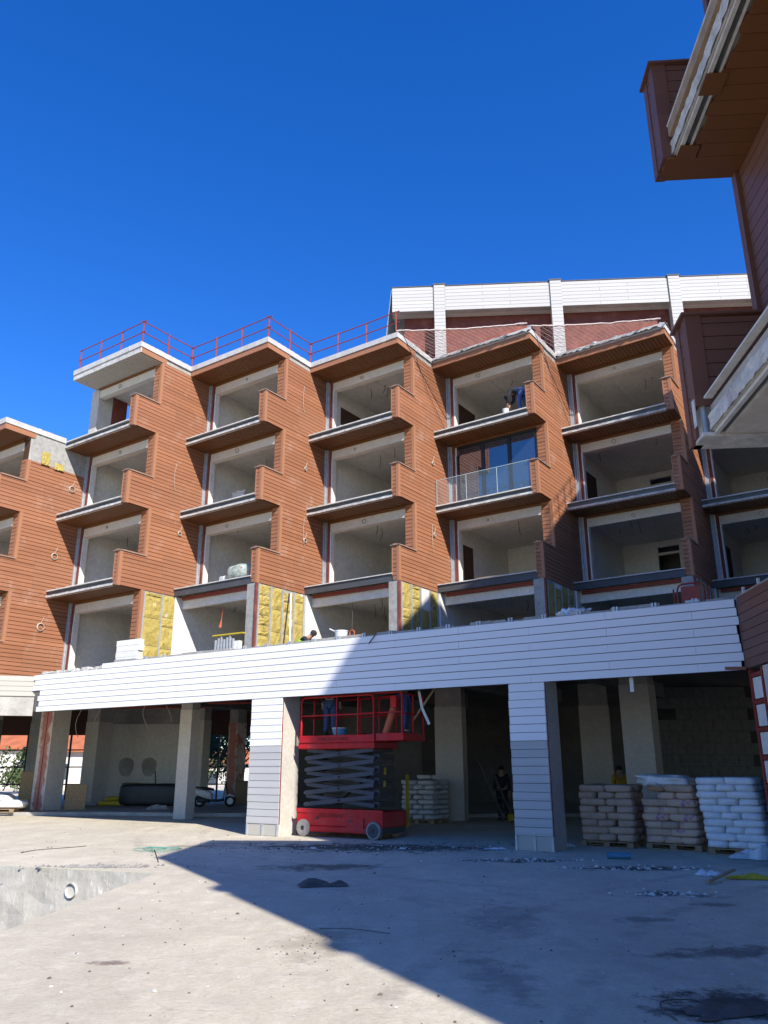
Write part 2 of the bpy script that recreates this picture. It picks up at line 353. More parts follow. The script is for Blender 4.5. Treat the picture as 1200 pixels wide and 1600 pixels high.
# ---------------------------------------------------------------- geometry frame of the main facade
AN = -0.60493                      # direction of the balcony fronts (to the right, towards the camera)
A = Vector((math.cos(AN), math.sin(AN), 0)); B = Vector((-math.sin(AN), math.cos(AN), 0))
W, S, D = 4.297, 2.570, 1.078
I1 = Vector((-7.995, 29.731, 0))
def bo_(j): return ((j - 2) * W, (j - 2) * S)      # local origin of bay j
def loc2w(x, y, z=0): return I1 + A * x + B * y + Vector((0, 0, z))
def bayw(j, a, b, z=0): o = bo_(j); return loc2w(o[0] + a, o[1] + b, z)
ZF = {5: 17.20, 4: 14.12, 3: 11.02, 2: 7.93, 1: 4.83}
PITCH = 3.1 / 21
# band frame
BAN = math.atan2(-0.537, 0.843)
BO = Vector((-2.364, 22.158, 0)); BA = Vector((math.cos(BAN), math.sin(BAN), 0)); BN = Vector((-math.sin(BAN), math.cos(BAN), 0))
def bandw(u, v, z=0): return BO + BA * u + BN * v + Vector((0, 0, z))
BZ0, BZ1 = 3.57, 5.02

# ================================================================ GROUND
# yard with a sunken pit at the left
pit = [(-3.95, 15.0), (-4.27, 9.8), (-4.6, 4.0), (-22.0, 4.0), (-22.0, 21.6), (-7.25, 16.2), (-4.5, 15.2)]
bm = bmesh.new()
outer = [(-400, -150), (400, -150), (400, 500), (-400, 500)]
def loop(pts, z=0.0):
    vs = [bm.verts.new((x, y, z)) for x, y in pts]
    return vs, [bm.edges.new((vs[i], vs[(i + 1) % len(vs)])) for i in range(len(vs))]
v1, e1 = loop(outer); v2, e2 = loop(pit)
bmesh.ops.triangle_fill(bm, use_beauty=True, edges=e1 + e2)
for f in list(bm.faces):
    c = f.calc_center_median()
    if f.normal.z < 0: f.normal_flip()
me = bpy.data.meshes.new('ground'); bm.to_mesh(me); bm.free(); me.materials.append(MATS['yard'])
g = bpy.data.objects.new('ground', me); col.objects.link(g); struct(g)
pm = MB()
n = len(pit)
def pitrow(i):
    (x0, y0), (x1, y1) = pit[i], pit[(i + 1) % n]
    k = max(2, int(math.hypot(x1 - x0, y1 - y0) / 0.35)); 
    def fn(u, v):
        z = -0.004 - 2.0 * v; x = x0 + (x1 - x0) * u; y = y0 + (y1 - y0) * u
        nn = 0.05 * nz((x, y, z), 1.7) + 0.03 * nz((x, y, z * .3), 5)
        if v in (0.0,): nn = 0
        return (x - nn, y + abs(nn) + (0.0 if v == 0 else .01), z)
    pm.grid(fn, k, 10)
for i in range(n): pitrow(i)
pit_wall = struct(pm.build('pit_wall', 'pit_concrete', None))
bm = bmesh.new(); bm.faces.new([bm.verts.new((x, y, -2.0)) for x, y in pit]); me = bpy.data.meshes.new('pit_floor'); bm.to_mesh(me); bm.free()
me.materials.append(MATS['soil']); pf = bpy.data.objects.new('pit_floor', me); col.objects.link(pf); struct(pf)
# drain pipe stub in the pit wall
def pitpt(u, z, off=0.0):
    a, b = Vector((-7.25, 16.2, 0)), Vector((-4.5, 15.2, 0)); t = (b - a).normalized(); nrm = Vector((t.y, -t.x, 0))
    return a + (b - a) * u + nrm * off + Vector((0, 0, z)), nrm
p0, nr = pitpt(0.60, -0.36)
t = thing('drain_pipe', 'short round white drain pipe stub sticking out of the pit wall', 'pipe', p0)
mb = MB(); mb.tube([Vector((0, 0, 0)) - nr * 0.1, nr * 0.025], 0.125, 20, cap=False); mb.tube([Vector((0, 0, 0)) - nr * 0.1, nr * 0.025], 0.11, 20, cap=False)
mb.build('pipe_wall', 'white_plastic', t, smooth=True)
mb = MB(); mb.tube([nr * -0.03, nr * -0.02], 0.109, 20); mb.build('pipe_plug', 'chip', t)

# raised inner floor of the ground storey with its kerb
inner = [(-40, 31.2), (-10.3, 32.1), (-7.2, 31.2), (2, 30.6), (18, 30.2), (30, 30), (30, 43), (-40, 43)]
struct(MB().prism(inner, 0.004, 0.13).build('pavement', 'concrete'))

# ================================================================ MAIN BUILDING
def plank_row_joined(name, mat, parent, boxes, kind='stuff'):
    mb = MB()
    for b in boxes: mb.box(*b)
    return mb.build(name, mat, parent, kind=kind)
PLANK_COUNT = [0]
def bay(root, j, levels, roof_level, singles=True, clad_from=2, special=None):
    """one bay of the saw-tooth facade: balconies, rooms and the clad side wall at its right end"""
    ox, oy = bo_(j); sp = special or {}
    X = lambda a: ox + a
    Y = lambda b: oy + b
    rz = ZF[roof_level]
    DEPTH = 6.2
    zlow = ZF[min(levels)]
    # side wall core (stepped) ---------------------------------------------------
    core = MB()
    core.box(X(W - .25), X(W - .03), Y(D + .03), Y(S + DEPTH), 0.0 if j in (1, 2, 3, 4, 5, 6, 7) and False else zlow, rz)
    if sp.get('bare_l1'): core.box(X(W - .25), X(W - .03), Y(.06), Y(D + .027), zlow, ZF[2] - .004)
    for L in levels:
        if L == 1: continue
        core.box(X(W - .25), X(W - .03), Y(.03), Y(D - .003), ZF[L] + .003, ZF[L] + 1.25)
    wall = core.build('side_wall', 'concrete', root)
    bk_ = MB(); bk_.box(X(W - .0295), X(W - .0275), Y(D + .1), Y(S + D - .01), ZF[clad_from], rz - (0.95 if sp.get('bare_top') else 0.0) - .002)  # dark sheets added behind the boards to paint shade into their gaps
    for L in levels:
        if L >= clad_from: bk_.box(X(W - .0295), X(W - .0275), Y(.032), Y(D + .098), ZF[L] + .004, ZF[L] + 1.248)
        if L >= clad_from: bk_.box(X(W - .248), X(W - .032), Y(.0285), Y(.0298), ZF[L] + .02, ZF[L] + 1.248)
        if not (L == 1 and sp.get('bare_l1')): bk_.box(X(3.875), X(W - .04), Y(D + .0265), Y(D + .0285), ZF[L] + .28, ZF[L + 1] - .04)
    bk_.build('gap_shade_backing', 'gap_shade_brown', root)
    # planks ----------------------------------------------------------------------
    zc = ZF[clad_from] if clad_from in ZF else zlow
    top = rz - (0.95 if sp.get('bare_top') else 0.0)
    z = zc; k = 0; rest = []; agedl = []
    while z < top - 0.02:
        z1 = min(z + PITCH - 0.020, top)
        fr = None
        for L in levels:
            if L >= clad_from and ZF[L] - .01 <= z < ZF[L] + 1.25: fr = .12
        if fr is None: fr = D + .12
        end = S + D - .02
        dx = 0.004 * (((k * 7919 + j * 31) % 5) - 2) / 2.0
        aged = any(ZF[L] + .2 <= z < ZF[L] + 1.2 + .1 * ((j * 3 + L) % 3) for L in levels if L >= clad_from)
        if aged:
            cut = S - .62; agedl.append((X(W - .027), X(W + dx * .5), Y(cut + .003), Y(end), z, z1)); end = cut
        bx = (X(W - .027), X(W + dx), Y(fr + .002), Y(end), z, z1)
        if singles and PLANK_COUNT[0] < 290:
            MB().box(*bx).build('plank', 'wood', wall); PLANK_COUNT[0] += 1
        else: rest.append(bx)
        z += PITCH; k += 1
    if rest: plank_row_joined('plank_rows', 'wood', wall, rest)
    if agedl: plank_row_joined('aged_plank_rows', 'wood_aged', wall, agedl)
    # trims and end faces ----------------------------------------------------------
    jam = []
    def tbox(*b): box('corner_trim', 'wood_trim', wall, *b)
    for L in levels:
        zs = ZF[L]; zn = ZF[L + 1]
        if L >= clad_from:
            tbox(X(W - .10), X(W + .012), Y(-.012), Y(.12), zs - .02, zs + 1.25)            # outer corner board
            tbox(X(W - .30), X(W - .26), Y(-.012), Y(.05), zs + .18, zs + 1.25)             # inner edge board
            zz = zs + .02
            while zz < zs + 1.22:
                jam.append((X(W - .26), X(W - .102), Y(0), Y(.028), zz, zz + PITCH - .020)); zz += PITCH
        full = not (L == 1 and sp.get('bare_l1'))
        if full and L >= 1:
            lo = zs + 1.25 if L >= clad_from else zs
            hi = zn - (0.95 if (sp.get('bare_top') and L == max(levels)) else 0)
            tbox(X(W - .10), X(W + .012), Y(D - .012), Y(D + .12), lo, hi)
            zz = zs + (.28 if L >= clad_from else .3)
            while zz < hi - .08:
                jam.append((X(3.88), X(W - .102), Y(D - .003), Y(D + .026), zz, zz + PITCH - .020)); zz += PITCH
    if jam: plank_row_joined('jamb_cladding', 'wood', root, jam)
    for L in levels:
        if L < clad_from: continue
        z0 = ZF[L] + 1.253
        box('parapet_cap', 'coping', wall, X(W - .34), X(W + .045), Y(-.055), Y(D + .03), z0, z0 + .02)
    # per level --------------------------------------------------------------------
    for L in levels:
        zs, zn = ZF[L], ZF[L + 1]
        bare2 = (L == 2 and sp.get('bare_l2'))
        if L > 1:
            slab = box('balcony_slab', 'concrete', root, X(-.02), X(W - .255), Y(.085), Y(D - .0), zs + .03, zs + .265)
            if bare2:
                MB().box(X(.02), X(W - .27), Y(.02), Y(.08), zs - .02, zs + .24).build('fascia_membrane', 'membrane', root)
                MB().box(X(.02), X(W - .27), Y(-.03), Y(.078), zs + .243, zs + .275).build('fascia_rail', 'rail_light', root)
                MB().box(X(.2), X(W - .3), Y(.25), Y(.37), zs - .14, zs - .025).build('red_beam', 'red_steel', root)
                box('room_head', 'plaster', root, X(.02), X(W - .27), Y(.4), Y(.55), zs - .45, zs + .028)
            else:
                ln = MB()
                nseg = 26
                def lipf(u, v):
                    a = .0 + (W - .27) * u
                    return (X(a), Y(.002 + .012 * nz((a * 3, L * 7 + j, v * 5), 1.9)) if v > .01 else Y(.07), zs - .03 + .115 * v + (.018 * nz((a * 4, j, L), 2.3) if v > .6 else 0))
                ln.grid(lipf, nseg, 3); ln.box(X(0), X(W - .27), Y(.03), Y(.084), zs - .03, zs + .05)
                ln.build('fascia_lip', 'concrete_lip', root)
                MB().box(X(.01), X(W - .27), Y(.06), Y(.083), zs + .03, zs + .24).build('fascia_channel', 'channel', root)
                MB().box(X(0), X(W - .27), Y(-.012), Y(.082), zs + .242, zs + .285).build('fascia_rail', 'rail_light', root)
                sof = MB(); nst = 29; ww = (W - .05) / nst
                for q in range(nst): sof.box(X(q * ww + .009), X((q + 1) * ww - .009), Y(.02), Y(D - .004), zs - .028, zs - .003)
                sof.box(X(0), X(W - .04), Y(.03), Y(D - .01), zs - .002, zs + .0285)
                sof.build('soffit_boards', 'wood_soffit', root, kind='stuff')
        box('floor_slab', 'concrete', root, X(-.0), X(W - .252), Y(D + .002), Y(DEPTH), zs + .03, zs + .265)
        # window plane
        zt = zn - .03
        floor_z = zs + .266
        w0 = 0.0
        open1 = (L == 1 and sp.get('bare_l1'))
        if open1:
            box('party_wall', 'plaster', root, X(.03), X(.09), Y(.05), Y(DEPTH), floor_z, zt)
        elif not (j == 1 and L == 4):
            st = MB(); st.box(X(.012), X(.075), Y(D - .05), Y(D + .02), floor_z, zt); st.box(X(.085), X(.145), Y(D - .01), Y(D + .05), floor_z, zt)
            st.build('steel_stud', 'galvanised', root)
            box('stud_backing', 'plaster', root, X(.0), X(.20), Y(D + .053), Y(D + .12), floor_z, zt)
            box('red_strip', 'red_oxide', root, X(.205), X(.315), Y(D - .01), Y(D + .16), floor_z, zt)
            box('reveal', 'plaster', root, X(.318), X(.37), Y(D + .02), Y(D + .25), floor_z, zt - .44)
            box('party_wall', 'plaster', root, X(.0), X(.06), Y(D + .26), Y(DEPTH), floor_z, zt)
        top_beam = .20 if L == roof_level - 1 else .10
        if not open1: box('head_beam', 'beam', root, X(.318), X(3.86), Y(D + .03), Y(D + .28), zn - .47, zn - .035)
        if not open1: box('head_strip', 'wood_soffit', root, X(.30), X(3.88), Y(D - .02), Y(D + .026), zn - .13, zn - .032)
        box('jamb_core', 'plaster', root, X(3.87), X(W - .252), Y(D + .03), Y(D + .25), floor_z, zn - .03)
        box('ceiling_panel', 'ceiling', root, X(.06), X(W - .252), Y(.56 if open1 else D + .285), Y(DEPTH), zn - .12, zn - .05)
        # inner side lining and back wall with doorway
        box('lining', 'plaster', root, X(W - .30), X(W - .253), Y(D + .252), Y(DEPTH - .005), floor_z, zn - .122)
        bw = MB(); y0, y1 = Y(DEPTH - .16), Y(DEPTH - .01); dz = floor_z + 2.1
        bw.box(X(.062), X(1.55), y0, y1, floor_z, zn - .122); bw.box(X(2.45), X(W - .302), y0, y1, floor_z, zn - .122)
        bw.box(X(1.553), X(2.447), y0, y1, dz + .35, zn - .122); bw.box(X(1.553), X(2.447), y0, y1, dz, dz + .1)
        bw.build('back_wall', 'plaster', root)
        fr = MB(); fr.box(X(1.50), X(1.56), y0 - .03, y0 - .001, floor_z, dz + .05); fr.box(X(2.44), X(2.50), y0 - .03, y0 - .001, floor_z, dz + .05)
        fr.box(X(1.562), X(2.438), y0 - .03, y0 - .001, dz - .01, dz + .05); fr.build('door_frame', 'plaster', root)
        box('side_door', 'ceiling', root, X(2.75), X(3.45), y0 - .04, y0 - .002, floor_z, dz)
        cor = MB(); cor.box(X(.9), X(3.2), y1 + 1.2, y1 + 1.3, zs, zn); cor.box(X(.85), X(.9), y1 + .002, y1 + 1.3, zs, zn); cor.box(X(3.2), X(3.25), y1 + .002, y1 + 1.3, zs, zn)
        cor.build('corridor_wall', 'concrete_dark', root)
        rr_ = random.Random(j * 100 + L * 7)
        for q in range(rr_.randint(2, 4)):
            x_, y_, l_ = rr_.uniform(.6, 3.4), rr_.uniform(D + .6, D + 3.0), rr_.uniform(.15, .6)
            MB().tube([(X(x_), Y(y_), zn - .12), (X(x_ + .03), Y(y_), zn - .12 - l_ * .5), (X(x_ + rr_.uniform(-.1, .1)), Y(y_), zn - .12 - l_)], .012, 4).build('ceiling_wire', 'dark_cable', root)
        x_ = rr_.uniform(1.0, 3.0)
        MB().box(X(x_), X(x_ + .06), Y(D + .3), Y(DEPTH - .2), zn - .128, zn - .121).build('ceiling_joint', 'beam', root)
        if rr_.random() < .6: MB().box(X(W - .312), X(W - .301), Y(D + .8 + rr_.random()), Y(D + 2.6), floor_z + .2, zn - .6 - rr_.random()).build('filler_patch', 'concrete', root)
        if rr_.random() < .5: MB().box(X(.061), X(.075), Y(D + .9), Y(D + 1.7 + rr_.random()), floor_z, floor_z + 2.0).build('side_doorway', 'brown_lintel', root)
        # electrical loop hanging from the head beam
        if L >= 2 and not (j == 4 and L == 3):
            cx = X(1.5 + .8 * ((j * 13 + L * 7) % 5) / 5); cz = zn - .30
            lp = MB(); lp.ring((cx, Y(D + .012), cz), .045 + .02 * ((j + L) % 3), .008, 'y', 12, 4); lp.build('cable_loop', 'dark_cable', root)
    # roof -------------------------------------------------------------------------
    zr = rz
    if True:
        box('roof_fascia_board', 'concrete_lip' if j == 1 else 'wood_trim', root, X(-.0), X(W + .01), Y(-.012), Y(.03), zr - .02, zr + .20)
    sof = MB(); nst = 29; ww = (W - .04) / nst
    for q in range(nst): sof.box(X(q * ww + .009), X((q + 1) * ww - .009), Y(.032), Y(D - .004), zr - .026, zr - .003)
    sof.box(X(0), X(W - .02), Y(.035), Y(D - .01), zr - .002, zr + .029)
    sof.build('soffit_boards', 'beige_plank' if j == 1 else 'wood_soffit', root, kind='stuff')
    side = MB(); side.box(X(W - .02), X(W + .012), Y(.031), Y(D + .2), zr - .02, zr + .19)
    side.build('roof_side_board', 'wood_trim', root)
    poly = [(X(-.05), Y(.035)), (X(W - .022), Y(.035)), (X(W - .022), Y(S + D)), (X(W - .022), Y(DEPTH + 2.5)), (X(-.05), Y(DEPTH + 2.5))]
    MB().prism(poly, zr + .031, zr + .205).build('roof_slab', 'concrete', root)
    edge = MB()
    def ef(a0, b0, a1, b1, th, zz0, zz1):
        nseg = 18
        for q in range(nseg):
            u0, u1 = q / nseg, (q + 1) / nseg
            jj = .012 * nz((q * .7, j * 3.1, 1)); 
            xa, ya = a0 + (a1 - a0) * u0, b0 + (b1 - b0) * u0; xb, yb = a0 + (a1 - a0) * u1, b0 + (b1 - b0) * u1
            if abs(a1 - a0) > abs(b1 - b0): edge.box(X(xa), X(xb), Y(ya - .05 + jj), Y(ya + th), zz0, zz1 + jj)
            else: edge.box(X(xa - th), X(xa + .045 + jj), Y(ya), Y(yb), zz0, zz1 + jj)
    ef(0.0, 0, W + .045, 0, .35, zr + .206, zr + .42); ef(W, .351, W, S + .0, .35, zr + .206, zr + .42)
    edge.build('roof_edge', 'roof_white', root)
    return wall

main = thing('apartment_building', 'brown plank clad saw-tooth apartment building under refurbishment with open balconies', 'building', I1, AN)
for j in range(1, 8):
    sp = {'bare_l2': j >= 2, 'bare_l1': j >= 2}
    bay(main, j, [1, 2, 3, 4], 5, singles=(j <= 5), clad_from=2, special=sp)
left = thing('apartment_wing', 'lower brown clad apartment wing at the far left edge with bare concrete roof strip', 'building', I1, AN)
bay(left, 0, [1, 2, 3], 4, singles=False, clad_from=1, special={'bare_top': True})
bay(left, -1, [1, 2, 3], 4, singles=False, clad_from=1, special={'bare_top': True})
# bare concrete strip on left wing side wall, with torn wool
ox, oy = bo_(0)
MB().box(ox + W - .028, ox + W - .004, oy + D + .12, oy + S + D + .3, ZF[4] - .95, ZF[4] + .2).build('bare_strip', 'block', left)
for (b0, b1, z0, z1, th) in ((1.62, 1.98, -.98, -.42, .06), (2.2, 2.62, -1.02, -.72, .05)):
    def fn(u, v, b0=b0, b1=b1, z0=z0, z1=z1, th=th):
        return (ox + W + .0 + th * (1 - v) * (1.2 + nz((u * 3, v * 3, b0), 2)), oy + b0 + (b1 - b0) * u + .05 * nz((v * 4, u, b0), 2), ZF[4] + z0 + (z1 - z0) * v + .04 * nz((u * 4, b0, 0), 2))
    MB().grid(fn, 8, 8).build('torn_wool', 'wool', left)

# top left room of bay 1: end column, red back wall, stacked profiles
ox, oy = bo_(1)
box('end_column', 'render_coat', main, ox - .25, ox + .25, oy + D + .05, oy + D + .75, ZF[4] + .27, ZF[5])
box('red_side_wall', 'red_oxide', main, ox + .0, ox + .25, oy + D + .76, oy + D + 1.5, ZF[4] + .27, ZF[5])
pr = MB()
for q in range(5): pr.bar((ox + .4 + q * .07, oy + D + 2.9, ZF[4] + .3), (ox + .3 + q * .07, oy + D + .9, ZF[4] + 1.5 + .03 * q), .05, .05)
tag(pr.build('metal_profiles', 'galvanised', None), 'bundle of galvanised profiles leaning in the topmost left corner room', 'metal profiles'); bpy.data.objects['metal_profiles'].location = I1; bpy.data.objects['metal_profiles'].rotation_euler.z = AN

# first-storey side walls: studs and mineral wool
for j in (1, 2, 3, 4, 5):
    ox, oy = bo_(j); z0, z1 = 4.95, ZF[2] - .03
    xw = ox + W - .028
    edges = [.14, .78, 1.40, 2.02, S + .02] if j > 1 else [D + .16, D + 1.0, D + 1.85, S + D - .1]
    st = MB()
    for e in edges: st.box(xw, xw + .05, oy + e - .03, oy + e + .03, z0, z1)
    st.box(xw + .002, xw + .06, oy + S + D - .02, oy + S + D + .03, z0, z1)
    st.build('wall_stud', 'galvanised', main)
    if j > 1:
        box('red_post', 'red_oxide', main, ox + W - .04, ox + W + .03, oy - .03, oy + .06, z0, z1)
        box('bare_jamb', 'block', main, ox + 3.86, ox + W - .042, oy + .0, oy + .055, z0, z1)
        box('bare_jamb', 'plaster', main, ox + 3.86, ox + W - .252, oy + .058, oy + D + .02, z0, z1)
    random.seed(40 + j)
    for q in range(len(edges) - 1):
        zz = z0
        while zz < z1 - .1:
            hgt = random.choice((.35, .6, .8, 1.0)); zt = min(zz + hgt, z1)
            if random.random() > .07:
                y0, y1 = oy + edges[q] + .033, oy + edges[q + 1] - .033
                seed = random.random() * 50
                def fn(u, v, y0=y0, y1=y1, zz=zz, zt=zt, seed=seed):
                    e = min(u, 1 - u, v, 1 - v)
                    return (xw + (.012 if e < .01 else .04 + .035 * nz((u * 3, v * 3, seed), 1.5)), y0 + (y1 - y0) * u, zz + (zt - zz - .012) * v + (.02 * nz((u * 5, seed, 0), 1) if v > .99 else 0))
                MB().grid(fn, 6, 6).build('insulation_slab', 'wool', main)
            else:
                box('bare_patch', 'plaster', main, xw + .001, xw + .012, oy + edges[q] + .035, oy + edges[q + 1] - .035, zz, zt - .02)
            zz = zt + .004

# glazed balcony (bay 4, third level)
ox, oy = bo_(4); zs = ZF[3] + .267; zn = ZF[4]
gl = []
x0, x1 = ox + .44, ox + 3.87; yw = oy + D
fr = MB(); fr.box(x0, x1, yw - .03, yw + .028, zn - .26, zn - .135); fr.box(x0, x1, yw - .03, yw + .06, zs, zs + .08)
for u in (0, 1 / 3, 2 / 3, 1):
    wv = .10 if u in (0, 1) else .15
    c_ = x0 + (x1 - x0) * u; lo, hi = max(x0, c_ - wv / 2), min(x1, c_ + wv / 2)
    fr.box(lo, hi, yw - .032, yw + .027, zs + .081, zn - .261)
win = fr.build('window_frame', 'black_frame', main)
for q in range(3):
    a0 = x0 + (x1 - x0) * q / 3 + .08; a1 = x0 + (x1 - x0) * (q + 1) / 3 - .08
    box('pane', 'window_glass', win, a0, a1, yw + .0, yw + .012, zs + .082, zn - .262)
for q in range(3):
    a0 = ox + .06 + (W - .42) / 3 * q; a1 = a0 + (W - .42) / 3 - .012
    gr_ = box('glass_railing', 'clear_glass', main, a0, a1, oy + .02, oy + .034, ZF[3] + .29, ZF[3] + 1.30)
    ge = MB(); ge.box(a0, a1, oy + .018, oy + .036, ZF[3] + 1.301, ZF[3] + 1.318); ge.box(a0 - .004, a0 + .01, oy + .016, oy + .038, ZF[3] + .29, ZF[3] + 1.30); ge.build('glass_edge', 'glass_edge', gr_)

# downpipe-like hanging cables and coils on the side walls
def coil(j, b, z, r, drop=.25, hang=True):
    ox, oy = bo_(j); t = bpy.data.objects.new('cable_coil', None)
    mb = MB(); x = ox + W + .035
    for q in range(3): mb.ring((x + .012 * q, oy + b, z), r * (1 - .06 * q), .012, 'x', 18, 5)
    mb.tube([(x, oy + b + .1, z + drop + r), (x, oy + b + .05, z + r + drop * .4), (x, oy + b, z + r)], .01, 5)
    mb.build('cable_coil', 'cable', main if j > 0 else left)
for j, b, z, r in ((0, 3.1, 12.5, .13), (0, 2.7, 9.6, .13), (0, 2.5, 6.8, .15), (1, 2.6, 10.4, .08), (2, 2.5, 10.0, .09), (2, 2.4, 12.9, .06), (3, 2.4, 10.1, .07), (3, 2.4, 13.0, .07)):
    coil(j, b, z, r)
for j, b, z in ((1, 2.2, 13.2), (2, 2.2, 16.4), (2, 2.45, 10.9), (3, 2.3, 10.5)):
    ox, oy = bo_(j); x = ox + W + .02
    MB().tube([(x, oy + b, z), (x + .04, oy + b - .1, z - .4), (x + .05, oy + b - .1, z - .9), (x + .02, oy + b + .04, z - 1.15)], .007, 5).build('hanging_cable', 'cable', main)
for j in (3, 4):
    ox, oy = bo_(j); x = ox + W + .02
    MB().tube([(x, oy + D + .25, 17.1), (x + .05, oy + D + 1.0, 15.9), (x + .05, oy + S + .75, 14.8)], .012, 5).build('hanging_cable', 'dark_cable', main)

# ---- items in rooms / on balconies (things of their own)
def placed(o, j, a, b, z, rz=0.0):
    o.location = bayw(j, a, b, z); o.rotation_euler = (0, 0, AN + rz); return o
def blob(name, mat, sx, sy, sz, seed=0, amp=.12, fr=2.0, nu=24, nv=14, power=3.0):
    mb = MB()
    def fn(u, v):
        th = 2 * math.pi * u; ph = math.pi * (v - .5)
        def se(c): return math.copysign(abs(c) ** (2 / power), c)
        x, y, z = se(math.cos(ph)) * se(math.cos(th)), se(math.cos(ph)) * se(math.sin(th)), se(math.sin(ph))
        k = 1 + amp * nz((x * fr + seed, y * fr, z * fr), 1)
        return (x * sx * k, y * sy * k, sz + z * sz * k)
    mb.grid(fn, nu, nv)
    return mb.build(name, mat, None, smooth=True)
tag(placed(blob('fabric_bale', 'bale', .62, .4, .3, 3, .08, 3), 2, 3.1, .5, ZF[2] + .28), 'patterned green and grey bale on the second balcony above the white fascia', 'bale')
tag(placed(blob('film_bundle', 'film', .18, .15, .14, 5, .3, 3), 2, 2.2, .45, ZF[2] + .28), 'small clear film bundle left of the patterned bale', 'plastic film')
mb = MB(); mb.grid(lambda u, v: (.5 * (u - .5) * (1 + .5 * v) + .3 * v, .1 * nz((u * 4, v * 5, 2), 1.5) + .1, 1.25 * v), 14, 18)
tag(placed(mb.build('plastic_sheet', 'film', None, smooth=True), 2, .75, D + .9, ZF[3] + .28), 'crumpled clear plastic sheet hanging inside the second bay room', 'plastic sheet')
mb = MB(); mb.grid(lambda u, v: (1.3 * u, .5 * v, .1 + .13 * nz((u * 4, v * 3, 7), 1.6) * min(u, 1 - u) * 4 - .09 * (v < .05)), 20, 8)
tag(placed(mb.build('dust_sheet', 'roof_white', None, smooth=True), 3, .85, .25, ZF[4] + .28), 'crumpled white dust sheet lying on third bay top balcony', 'sheet')
mb = MB(); mb.box(0, 1.9, 0, .22, 0, .05); mb.box(.5, 1.8, .03, .2, .055, .1)
tag(placed(mb.build('timber_boards', 'timber', None), 4, 1.0, .25, ZF[2] + .28, -.02), 'pale timber boards lying on the balcony below the glazed one', 'boards')

# ---- roof railing -------------------------------------------------------------
rail = thing('roof_railing', 'rust red steel guard railing zigzagging along the left roof edge', 'railing')
path = [bayw(1, .12, .12), bayw(1, W - .12, .12), bayw(1, W - .12, S + .1), bayw(2, W - .12, .12), bayw(2, W - .12, S + .1), bayw(3, W - .12, .12)]
ZR = ZF[5] + .42
pid = 0
for i in range(len(path) - 1):
    p, q = path[i], path[i + 1]; nseg = 3 if (p - q).length > 3 else 2
    for k in range(nseg + (1 if i == len(path) - 2 else 0)):
        c = p + (q - p) * (k / nseg); lean = Vector((.02 * math.sin(i * 5 + k), .02 * math.cos(k * 3), 0))
        MB().tube([c + Vector((0, 0, ZR - .02)), c + Vector((0, 0, ZR + 1.02)) + lean], .030, 8).build('post', 'red_steel', rail)
    d = (q - p).normalized()
    for hz in (.52, .99):
        MB().tube([p - d * .12 + Vector((0, 0, ZR + hz)), (p + q) / 2 + Vector((0, 0, ZR + hz - .015)), q + d * .15 + Vector((0, 0, ZR + hz + .01))], .021, 6).build('rail', 'red_steel', rail)

# ---- catch net over the two notches -------------------------------------------------
net = thing('catch_net', 'reddish catch net with pale edge rope stretched over the right roof notches', 'net')
for j in (3, 4):
    c1 = bayw(j, W - .1, .1, ZR + .16); i1 = bayw(j, W + .1, S - .0, ZR + .02); c2 = bayw(j + 1, W - .1, .1, ZR + .28)
    mb = MB(); N = 20
    cm = (c1 + c2) / 2
    def pt(u, v):      # u along c1-c2, v towards i1, even spacing
        p = c1 + (c2 - c1) * u + (i1 - cm) * v
        return p + Vector((0, 0, -.08 * math.sin(math.pi * u) * (1 - v) + .025 * nz((u * 9, v * 9, j), 1)))
    for k in range(-N, 2 * N):
        a = k / N
        for sgn in (1, -1):
            pts = []
            for s_ in range(0, 17):
                v = s_ / 16 * .96; u = a + sgn * v * .62
                if v / 2 <= u <= 1 - v / 2: pts.append(pt(u, v))
            if len(pts) > 1: mb.tube(pts, .008, 3, cap=False)
    mb.build('mesh_cords', 'net_rope', net, kind='stuff')
    rp = MB(); pts = [pt(k / 40, 0) + Vector((0, 0, .03 * nz((k * .8, j, 3), 1.5))) for k in range(41)]
    rp.tube(pts, [.03 + .015 * abs(nz((k * .9, j, 9), 2)) for k in range(41)], 5); rp.build('edge_rope', 'net_edge', net)
# ---- torn foil on roof edges of bays 4 and 5
for j, lab in ((4, 'torn grey foil rolled along the roof edge above the bending worker'), (5, 'torn dark foil heaped along the rightmost visible roof edge')):
    mb = MB()
    def fn(u, v, j=j):
        a = -.02 + (W + .1) * u; w = nz((a * 1.6, v * 3, j * 5), 1.4); w2 = nz((a * 5, v * 6, j * 9), 1.3)
        return (a, -.10 + .65 * v - .07 * w2 - (.04 if v < .1 else 0), ZR - .16 + .30 * math.sin(min(v * 2.2, 1) * 1.5) * (.75 + .6 * w) + .05 * w2)
    mb.grid(fn, 60, 10)
    o = mb.build('torn_foil', 'tarnish_foil', None); placed(o, j, 0, 0, 0); tag(o, lab, 'foil')

